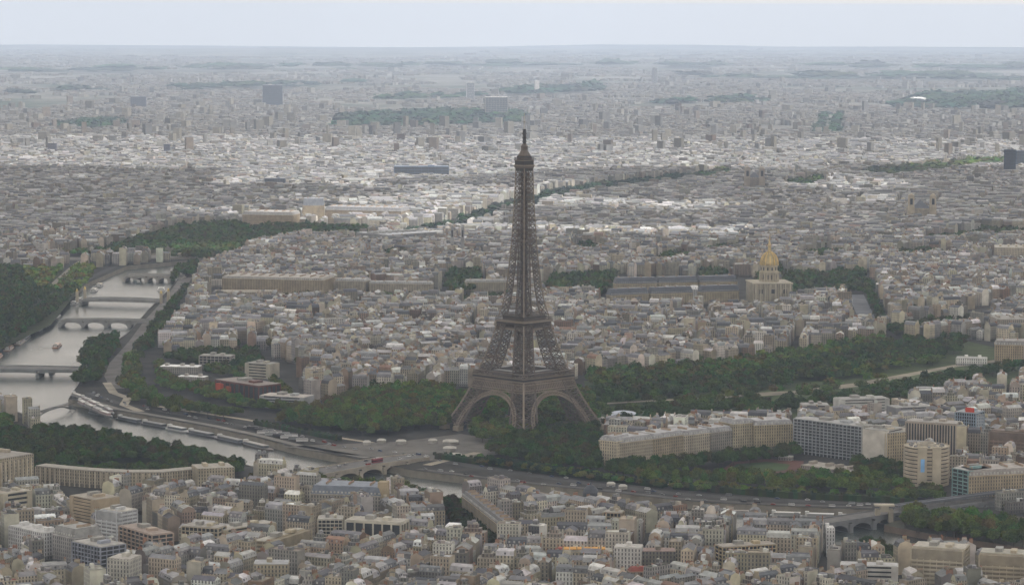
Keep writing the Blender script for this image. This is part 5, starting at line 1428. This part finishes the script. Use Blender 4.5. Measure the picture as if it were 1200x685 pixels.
def emit(b, mw, mr, mc, lod, wall, roof):
    """walls, roof and chimneys of one house; lod 2 near, 1 mid, 0 far"""
    q, h, style, k, qx, qy = b
    z0 = drop(qx, qy); z1 = z0 + h
    e = [Vector((q[(i + 1) % 4][0] - q[i][0], q[(i + 1) % 4][1] - q[i][1])) for i in range(4)]
    side = jit(wall, .06)
    for i in range(4):
        front = (i % 2 == 0) if k == 0 else (i % 2 == 1) if k == 1 else True
        mw.wall(q[i], q[(i + 1) % 4], z0, z1, wall if front else side, front or rnd.random() < .2)
    T = lambda f, g: (q[0][0] + e[0].x * f - e[3].x * g, q[0][1] + e[0].y * f - e[3].y * g)
    LU, LV = e[0].length, e[1].length
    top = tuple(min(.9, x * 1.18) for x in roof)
    if style in ('mansard', 'gable'):
        ax = 0 if (k == 0 or (k == 2 and LU > LV)) else 1      # ridge runs along u (0) or v (1)
        rh = 3.4 if style == 'mansard' else 0
        W = LV if ax == 0 else LU
        ins = 1.5 / W if style == 'mansard' else 0
        def Tq(f, g): return T(f, g) if ax == 0 else T(g, f)
        A = [Tq(0, 0), Tq(1, 0), Tq(1, 1), Tq(0, 1)]; B = [Tq(0, ins), Tq(1, ins), Tq(1, 1 - ins), Tq(0, 1 - ins)]; C = [Tq(0, .5), Tq(1, .5)]
        za, zb, zc = z1, z1 + rh, z1 + rh + W * (.14 if style == 'mansard' else .26)
        def F(pts, zz, col, m):
            p = [(a[0], a[1], z) for a, z in zip(pts, zz)]
            nz = sum((p[i][0] * p[(i + 1) % len(p)][1] - p[(i + 1) % len(p)][0] * p[i][1]) for i in range(len(p)))
            m.face(p, col)
        if rh:
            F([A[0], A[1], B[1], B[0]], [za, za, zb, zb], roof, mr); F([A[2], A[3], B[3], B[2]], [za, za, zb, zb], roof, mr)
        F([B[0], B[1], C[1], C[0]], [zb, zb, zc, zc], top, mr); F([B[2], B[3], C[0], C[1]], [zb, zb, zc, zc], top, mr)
        for s_ in (0, 1):
            if rh: F([A[3 * (1 - s_) if not s_ else 1], B[0 if not s_ else 1], C[s_], B[3 if not s_ else 2], A[3 if not s_ else 2]][0:0] or ([A[0], B[0], C[0], B[3], A[3]] if not s_ else [A[1], A[2], B[2], C[1], B[1]]), ([za, zb, zc, zb, za] if not s_ else [za, za, zb, zc, zb]), side, mw)
            else: F([A[0], C[0], A[3]] if not s_ else [A[1], A[2], C[1]], [za, zc, za] if not s_ else [za, za, zc], side, mw)
        chims = []
        if lod >= 1:
            n = (1 if k != 2 else rnd.choice((0, 1))) + (1 if rnd.random() < .5 else 0)
            for j in range(n):
                g0 = rnd.uniform(.08, .45); g1 = g0 + rnd.uniform(.2, .45); f = .5 / (LU if ax == 0 else LV)
                s_ = j % 2
                f0, f1 = (0.002, f * 1.6) if s_ == 0 else (1 - f * 1.6, .998)
                p = [Tq(f0, g0), Tq(f1, g0), Tq(f1, g1), Tq(f0, g1)]
                if ax: p = p[::-1]
                cc = jit(rnd.choice(((.42, .37, .29), (.36, .33, .28), (.33, .22, .16), (.5, .46, .4))), .1)
                chims.append((p, za, zc + rnd.uniform(.8, 2.2), cc))
        if lod == 2 and rh:
            Ld = LU if ax == 0 else LV; nd = int(Ld / 3.6)
            for s_ in (0, 1):
                for j in range(nd):
                    if rnd.random() < .12: continue
                    f = (j + .5) / nd; w_ = .65 / Ld; g0, g1 = (.04 * 10 / W, 1.9 / W) if s_ == 0 else (1 - 1.9 / W, 1 - .04 * 10 / W)
                    p = [Tq(f - w_, g0), Tq(f + w_, g0), Tq(f + w_, g1), Tq(f - w_, g1)]
                    if ax: p = p[::-1]
                    mr.prism(p, za + .5, za + 2.5, (.46, .455, .44) if rnd.random() < .6 else (.12, .12, .13), top=(.3, .31, .33))
        return chims
    if style == 'terrace':
        inn = 2.2; n = 2; zz = z1 - 3 * n
        # already walled to z1: shrink by rebuilding the top storeys
        del mw.v[-16:]; del mw.f[-4:]; del mw.c[-4:]; del mw.uv[-16:]
        cur = q
        mw.prism(q, z0, zz, wall, True, top=(.36, .34, .31))
        for j in range(n):
            cx = qx; cy = qy
            f = 1 - inn * 2 / min(LU, LV)
            cur = [(cx + (p[0] - cx) * f, cy + (p[1] - cy) * f) for p in cur]
            mw.prism(cur, zz + .01, zz + 3, jit(wall, .05), True, top=(.38, .36, .33)); zz += 3
        q2 = cur; zt = z1
    else:
        q2 = q; zt = z1
        mr.face([(x, y, z1 - .02) for x, y in q], roof)
        if lod >= 1:
            c0 = tuple(min(.8, x * 1.1) for x in wall)
            for i in range(4): mr.wall(q[i], q[(i + 1) % 4], z1 - .02, z1 + .7, c0, False)
            for i in range(4): mr.wall(q[(i + 1) % 4], q[i], z1 - .01, z1 + .7, c0, False)
    if lod >= 1:
        for j in range(rnd.choice((1, 2, 3)) + (2 if lod == 2 else 0)):
            f, g = rnd.uniform(.2, .8), rnd.uniform(.25, .75)
            x = q2[0][0] + (q2[1][0] - q2[0][0]) * f + (q2[3][0] - q2[0][0]) * g; y = q2[0][1] + (q2[1][1] - q2[0][1]) * f + (q2[3][1] - q2[0][1]) * g
            mr.box(x, y, zt, rnd.uniform(1.5, 4.5), rnd.uniform(1.5, 3.5), rnd.uniform(1, 3.2), math.atan2(e[0].y, e[0].x), jit(rnd.choice(((.45, .43, .39), (.3, .3, .31), (.55, .55, .54), (.2, .2, .2))), .1))
    return []
def sizeof_(b):
    q, h, style, k, x, y = b; s = scale_at(x, y)
    w_ = max(p[1] for p in q) - min(p[1] for p in q)
    px, py = P(x, y, h * .7)
    return -1 if not (0 < px < 1200 and py < 684) else s * s * (h * .45 + 3) * w_ * (1.0 if k != 2 else .4)
order = sorted(BLD, key=sizeof_, reverse=True)
near = sorted(order[:900], key=lambda b: b[4] - b[1] * 4 + (60 if b[3] == 2 else 0))[:286]
nid = set(id(b) for b in near)
BITEMS = []
FLOORW = {3: 'three', 4: 'four', 5: 'five', 6: 'six', 7: 'seven', 8: 'eight', 9: 'nine', 10: 'ten', 11: 'eleven', 12: 'twelve'}
for b in near:
    q, h, style, k, x, y = b
    wc, wn = pick(WALLC)
    rc, rn = pick(ROOFC if style in ('mansard', 'gable') else FLATC)
    T = thing('apartment_house' if style in ('mansard', 'gable') else 'apartment_block', '', 'apartment house' if style in ('mansard', 'gable') else 'apartment block', (x, y, 0), 'houses of the foreground district')
    mw, mr = MB(), MB()
    ch = emit(b, mw, mr, None, 2, jit(wc, .2), jit(rc, .28))
    mw.obj('wall', M_WALL, T); R = mr.obj('roof', M_ROOF, T)
    for p, za, zb, cc in ch:
        m = MB(); m.prism(p, za + .05, zb, cc); 
        cx_ = sum(a[0] for a in p) / 4; cy_ = sum(a[1] for a in p) / 4
        for t_ in range(3):
            f = (t_ + .5) / 3; xx = (p[0][0] + p[1][0]) / 2 * (1 - f) + (p[2][0] + p[3][0]) / 2 * f; yy = (p[0][1] + p[1][1]) / 2 * (1 - f) + (p[2][1] + p[3][1]) / 2 * f
            m.box(xx, yy, zb, .5, .5, .7, 0, (.34, .16, .09))
        m.obj('chimney', M_CHIM, R or T)
    fl = FLOORW.get(max(3, round(h / 3.1)), 'six')
    kind_ = {'mansard': 'house, %s mansard' % rn, 'gable': 'house, %s gable' % rn, 'flat': 'block, %s flat roof' % rn, 'terrace': 'block, stepped top'}[style]
    px, py = P(x, y, h * .8)
    BITEMS.append(dict(o=T, base='%s %s-storey %s' % (wn, fl, kind_), px=px, py=py, zone=None, noun='house'))
mw, mr, mc = MB(), MB(), MB()
for b in BLD:
    if id(b) in nid: continue
    d = b[4] - CX
    wc, _ = pick(WALLC); rc, _ = pick(ROOFC if b[2] in ('mansard', 'gable') else FLATC)
    if b[2] == 'terrace' and d > 4200: b = (b[0], b[1], 'flat') + b[3:]
    mf = .45 * max(0, min(1, (d - 4600) / 1800)); rc = tuple(v * (1 - mf) + .24 * mf for v in rc); wc = tuple(v * (1 - mf) + m_ * mf for v, m_ in zip(wc, (.38, .36, .31)))  # colour contrast faded with distance, calming the bright sunlit roofs
    kf = 1 - .27 * max(0, min(1, (d - 5200) / 3000))      # colours darkened with distance to offset the bright sunlit band
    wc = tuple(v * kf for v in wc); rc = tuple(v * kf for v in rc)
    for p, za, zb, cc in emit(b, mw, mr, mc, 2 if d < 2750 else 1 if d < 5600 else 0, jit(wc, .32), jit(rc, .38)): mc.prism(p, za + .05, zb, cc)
cw = mw.obj('city_buildings', M_WALL); cw['kind'] = 'stuff'; cw['label'] = 'dense limestone houses of the city beyond the foreground'
o = mr.obj('roofs', M_ROOF, cw); o['kind'] = 'stuff'
o = mc.obj('chimneys', M_CHIM, cw); o['kind'] = 'stuff'
print('city faces', len(mw.f), len(mr.f), len(mc.f))

# far city, 9 to 40 km
def far_city():
    V = []; Cc = []
    R = np.random.RandomState(3)
    for d0, d1, n, lo, hi, hl, hh in ((8600, 12500, 38000, 12, 30, 12, 22), (12500, 19000, 60000, 14, 40, 7, 16), (19000, 30000, 34000, 18, 70, 6, 14), (30000, 43500, 10000, 40, 150, 6, 14)):
        d = np.sqrt(R.uniform(d0 ** 2, d1 ** 2, n)); a = R.uniform(-.215, .215, n)
        x = CX + d; y = CY + d * np.tan(a) - d * .0036
        dens = np.array([noise.noise(Vector((x[i] * .0007, y[i] * .0012, 1))) + .5 * noise.noise(Vector((x[i] * .004, y[i] * .004, 5))) for i in range(n)])
        thr = -.45 if d0 < 12000 else -.12 if d0 < 19000 else .0
        fx = [Zone(GP(t[1]), 20) for t in TZ if t[0] == 'far']
        ok = dens > thr
        for z in fx:
            b = z.b; cand = np.where(ok & (x > b[0]) & (x < b[2]) & (y > b[1]) & (y < b[3]))[0]
            for i in cand:
                if z.hit(x[i], y[i]): ok[i] = False
        x, y, dens = x[ok], y[ok], dens[ok]; n = len(x)
        w_ = R.uniform(lo, hi, n); l = w_ * R.uniform(.35, 1.2, n); h = R.uniform(hl, hh, n) * np.where(R.rand(n) < .018, R.uniform(1.5, 2.8, n), 1)
        an = R.choice([0, .4, .9, 1.3], n) + R.uniform(-.2, .2, n); c, s = np.cos(an), np.sin(an)
        r = np.hypot(x, y); z0 = -np.maximum(0, r - 4000) ** 2 / (8.4e6) - 1
        cor = []
        for i, j in ((-1, -1), (1, -1), (1, 1), (-1, 1)):
            cor.append((x + c * i * w_ / 2 - s * j * l / 2, y + s * i * w_ / 2 + c * j * l / 2))
        def pt(k, z): return np.stack([cor[k][0], cor[k][1], z], -1)
        z1 = z0 + h + 1
        quads = [np.stack([pt(i, z0), pt((i + 1) % 4, z0), pt((i + 1) % 4, z1), pt(i, z1)], 1) for i in range(4)] + [np.stack([pt(0, z1), pt(1, z1), pt(2, z1), pt(3, z1)], 1)]
        wc = np.array([t[0] for t in WALLC])[R.choice(len(WALLC), n, p=np.array([t[2] for t in WALLC]) / sum(t[2] for t in WALLC))]
        rt = ROOFC + FLATC[:3] + [((.30, .19, .14), 'x', 1.5 if d0 < 12000 else 5)]
        rc = np.array([t[0] for t in rt])[R.choice(len(rt), n, p=np.array([t[2] for t in rt]) / sum(t[2] for t in rt))]
        wc = wc * R.uniform(.6, 1.15, (n, 1)); rc = rc * R.uniform(.8, 1.3, (n, 1))
        for q in quads[:4]: V.append(q); Cc.append(wc)
        V.append(quads[4]); Cc.append(rc)
    V = np.concatenate(V); Cc = np.concatenate(Cc); n = len(V)
    me = bpy.data.meshes.new('distant_city'); me.vertices.add(n * 4); me.vertices.foreach_set('co', V.astype(np.float32).ravel())
    me.loops.add(n * 4); me.loops.foreach_set('vertex_index', np.arange(n * 4, dtype=np.int32))
    me.polygons.add(n); me.polygons.foreach_set('loop_start', np.arange(0, n * 4, 4, dtype=np.int32)); me.update(calc_edges=True)
    ca = me.attributes.new('Col', 'FLOAT_COLOR', 'FACE'); c = np.ones((n, 4), np.float32); c[:, :3] = Cc * (.42 + .05 * Cc); ca.data.foreach_set('color', c.ravel())
    me.materials.append(M_PLAIN)
    o = bpy.data.objects.new('distant_city', me); COL.objects.link(o); o['kind'] = 'stuff'; o['label'] = 'hazy mass of small houses out to the horizon'
far_city()

# ------------------------------------------------------------------ vehicles
VITEMS = []
CARC = [((.6, .6, .6), 'white'), ((.03, .03, .035), 'black'), ((.22, .23, .24), 'grey'), ((.35, .36, .37), 'silver'), ((.25, .03, .02), 'red'), ((.04, .07, .16), 'blue')]
def vehicle(x, y, ang, kind_, ci, z=.1, zone=''):
    col, cn = CARC[ci]
    L, W, H = {'car': (4.4, 1.8, .75), 'coach': (12, 2.5, 2.4), 'van': (5.6, 2.0, 1.1)}[kind_]
    T = thing('parked_coach' if kind_ == 'coach' else kind_, '', kind_, (x, y, z), '%ss on the riverside roads' % kind_)
    m = MB(); m.box(x, y, z + .35, L, W, H, ang, col, bottom=True); m.obj('body', M_PAINT, T)
    m = MB(); c, s = math.cos(ang), math.sin(ang)
    off = -.2 if kind_ == 'car' else 0
    m.box(x + c * off, y + s * off, z + .35 + H, L * (.52 if kind_ == 'car' else .96), W * .88, .6 if kind_ != 'coach' else .7, ang, (.05, .055, .06), top=col); m.obj('cabin', M_PAINT, T)
    m = MB()
    px, py = P(x, y, 1)
    VITEMS.append(dict(o=T, base='%s %s' % (cn, kind_ if kind_ != 'coach' else 'touring coach'), px=px, py=py, zone=zone, noun=kind_))
def along(line, n, kinds, zone, lat, z=.14):
    segs = [(Vector(a), Vector(b)) for a, b in zip(line, line[1:])]
    tot = sum((b - a).length for a, b in segs)
    for i in range(n):
        t = tot * (i + rnd.uniform(.2, .8)) / n
        for a, b in segs:
            l = (b - a).length
            if t <= l:
                e = (b - a).normalized(); nn = Vector((-e.y, e.x)); p = a + e * t + nn * rnd.choice(lat)
                if INFRAME(p.x, p.y): vehicle(p.x, p.y, math.atan2(e.y, e.x), rnd.choice(kinds), rnd.choice((0, 0, 1, 2, 2, 3, 3, 4, 5)), z, zone)
                break
            t -= l
along(QUAI_L, 44, ('car', 'car', 'van'), 'on the upper quay road', (-6, -3, 3, 6))
along(QUAI_R, 34, ('car', 'car', 'car', 'van'), 'on the road by the riverside belt', (-7, -3.5, 3.5, 7))
along(PORT_R, 30, ('car', 'van', 'car'), 'on the lower port road', (-5, 0, 5))
along([G(360, 559), G(480, 538)], 10, ('car', 'van', 'car'), 'on the stone bridge', (-8, -3, 3, 8), 3.6)
def red_bus():
    x, y = G(442, 546); a = angpx((352, 560), (490, 537)); T = thing('double_deck_bus', 'dark red double-deck bus crossing the stone bridge', 'bus', (x, y, 3.6))
    m = MB(); m.box(x, y, 3.9, 13, 2.6, 3.9, a, (.20, .03, .04), bottom=True); m.obj('body', M_PAINT, T)
    m = MB(); m.box(x, y, 5.2, 13.1, 2.7, .8, a, (.03, .03, .035)); m.obj('window_band', M_GLASS, T)
red_bus()
for i in range(12):
    px = 296 + (i % 6) * 9.2 + (i // 6) * 12; py = 501 + (i % 6) * 1.8 + (i // 6) * 5.2
    x, y = G(px, py + 2); vehicle(x, y, qa(320) + 1.0, 'coach', (1, 1, 2, 0, 3, 0, 0, 3, 1, 0, 2, 0)[i], .12, 'in the riverside coach park')

# kiosks and white awnings at the tower foot and along the quay
KI = [(470, 520, 8, 'white kiosk with flat awning at the bridge head, first from the left'), (507, 519, 7, 'white kiosk beside the left tower pillar, upper one'), (528, 520, 12, 'large pale ticket pavilion beside the left tower pillar'), (527, 528, 10, 'white tent roof below the large pale ticket pavilion'), (534, 536, 9, 'white tent between the quay road and tower lawn'), (447, 519, 7, 'small white stall by the park edge'), (430, 521, 6, 'tiny white stall at the end of the promenade'), (216, 480, 8, 'white stall on the promenade below the park trees'), (236, 482.5, 9, 'white marquee roof on the promenade right of a stall'),
      (730, 573, 6, 'white domed tent on the road beside the river'), (716, 570, 6, 'smaller white domed tent on the riverside road'), (722, 487, 10, 'white stall roof at the right foot of the iron tower'), (703, 493, 9, 'second white stall roof at the right tower foot')]
for px, py, sz, lab in KI:
    x, y = G(px, py); T = thing('kiosk', lab, 'kiosk', (x, y, 0))
    m = MB(); m.box(x, y, .2, sz * .9, sz, 2.8, RA, (.45, .44, .42)); m.obj('wall', M_PLAIN, T)
    m = MB(); c = [(x + sz * .6 * a, y + sz * .65 * b) for a, b in ((-1, -1), (1, -1), (1, 1), (-1, 1))]; m.prism(c, 3.0, 3.25, (.48, .47, .44), bottom=True); hip(m, c, 3.25, 4.6, sz * .3, (.50, .49, .46)); m.obj('canopy', M_PLAIN, T)
def stage():
    x, y = G(731, 497); T = thing('event_stage', 'event stage with pale arched roof and dark sides in the long park', 'stage', (x, y, 0))
    m = MB(); m.box(x, y, 0, 22, 26, 10, 0, (.055, .06, .075)); m.obj('wall', M_PLAIN, T)
    m = MB(); pr = None
    for i in range(9):
        a = math.pi * i / 8; yy = y - 14 * math.cos(a); zz = 10.05 + 3.4 * math.sin(a)
        if pr: m.face([(x - 12, pr[0], pr[1]), (x + 12, pr[0], pr[1]), (x + 12, yy, zz), (x - 12, yy, zz)], (.52, .55, .6))
        pr = (yy, zz)
    m.face([(x - 12, y - 14 * math.cos(math.pi * i / 8), 10.05 + 3.4 * math.sin(math.pi * i / 8)) for i in range(9)][::-1], (.52, .55, .6)); m.obj('canopy', M_PLAIN, T)
stage()

# ------------------------------------------------------------------ labels: look first, then the nearest landmark, then the order among look-alikes
def words(s): return len(s.split())
ORD = ['leftmost', 'second from left', 'third from left', 'fourth from left', 'fifth from left', 'sixth from left', 'seventh from left', 'eighth from left', 'ninth from left']
ALLA = ANCH + [('the iron tower', 613, 480)]
def where(px, py):
    best = None
    for n, ax, ay in ALLA:
        d = math.hypot((px - ax), (py - ay) * 1.6)
        if best is None or d < best[0]: best = (d, n, ax, ay)
    d, n, ax, ay = best; dx, dy = px - ax, py - ay
    far_ = 'far ' if abs(dx) > 70 else ''
    if abs(dx) < 9: return ('below ' if dy > 0 else 'above ') + n
    side = 'right of' if dx > 0 else 'left of'
    if abs(dy) > abs(dx) * .35: return ('lower ' if dy > 0 else 'upper ') + side + ' ' + n
    return far_ + side + ' ' + n
def assign(items):
    g = {}
    for it in items:
        loc = where(it['px'], it['py'])
        if it['zone']:
            z = it['zone']; z = z if z.split()[0] in ('on', 'in') else 'in ' + z
            it['lab'] = '%s %s' % (it['base'], z)
        else: it['lab'] = '%s %s' % (it['base'], loc)
        it['loc'] = loc
        g.setdefault(it['lab'], []).append(it)
    g2 = {}
    for lab, L in g.items():
        for it in L:
            if len(L) > 1 and it['zone']:
                ls = '%s, %s' % (it['lab'], it['loc'])
                if words(ls) <= 13: it['lab'] = ls
            g2.setdefault(it['lab'], []).append(it)
    for lab, L in g2.items():
        L.sort(key=lambda i: i['px'])
        if len(L) > 1:
            for k, it in enumerate(L):
                if k < len(ORD): o_ = ORD[k]
                elif len(L) - 1 - k < len(ORD): o_ = ORD[len(L) - 1 - k].replace('left', 'right')
                else: o_ = '%dth from left' % (k + 1)
                it['lab'] = '%s, %s' % (lab, o_)
        for it in L:
            it['o']['label'] = it['lab']
for I in (BITEMS, TREEITEMS, VITEMS): assign(I)
allL = [i['lab'] for I in (BITEMS, TREEITEMS, VITEMS) for i in I]
print('labels', len(allL), 'unique', len(set(allL)), 'longest', max(words(a) for a in allL), 'over', sum(words(a) > 16 for a in allL)); print(allL[5], '|', allL[100], '|', allL[400], '|', allL[-30])

# ------------------------------------------------------------------ air
me = bpy.data.meshes.new('haze')
X0, X1, YH, Z0, Z1 = CX - 600, 45500, 19000, -300, 500
vs = [(x, y, z) for x in (X0, X1) for y in (-YH, YH) for z in (Z0, Z1)]
me.from_pydata(vs, [], [(0, 1, 3, 2), (4, 6, 7, 5), (0, 4, 5, 1), (2, 3, 7, 6), (0, 2, 6, 4), (1, 5, 7, 3)])
mh = bpy.data.materials.new('haze_air'); mh.use_nodes = True; t = mh.node_tree; t.nodes.clear()
o_ = t.nodes.new('ShaderNodeOutputMaterial'); pv = t.nodes.new('ShaderNodeVolumePrincipled')
pv.inputs['Density'].default_value = HAZE_DENSITY; pv.inputs['Color'].default_value = (.615, .745, .955, 1); pv.inputs['Anisotropy'].default_value = 0.0
t.links.new(pv.outputs[0], o_.inputs['Volume'])
me.materials.append(mh)
hz = bpy.data.objects.new('haze', me); COL.objects.link(hz); hz['kind'] = 'stuff'; hz['label'] = 'pale blue summer haze over the whole city'
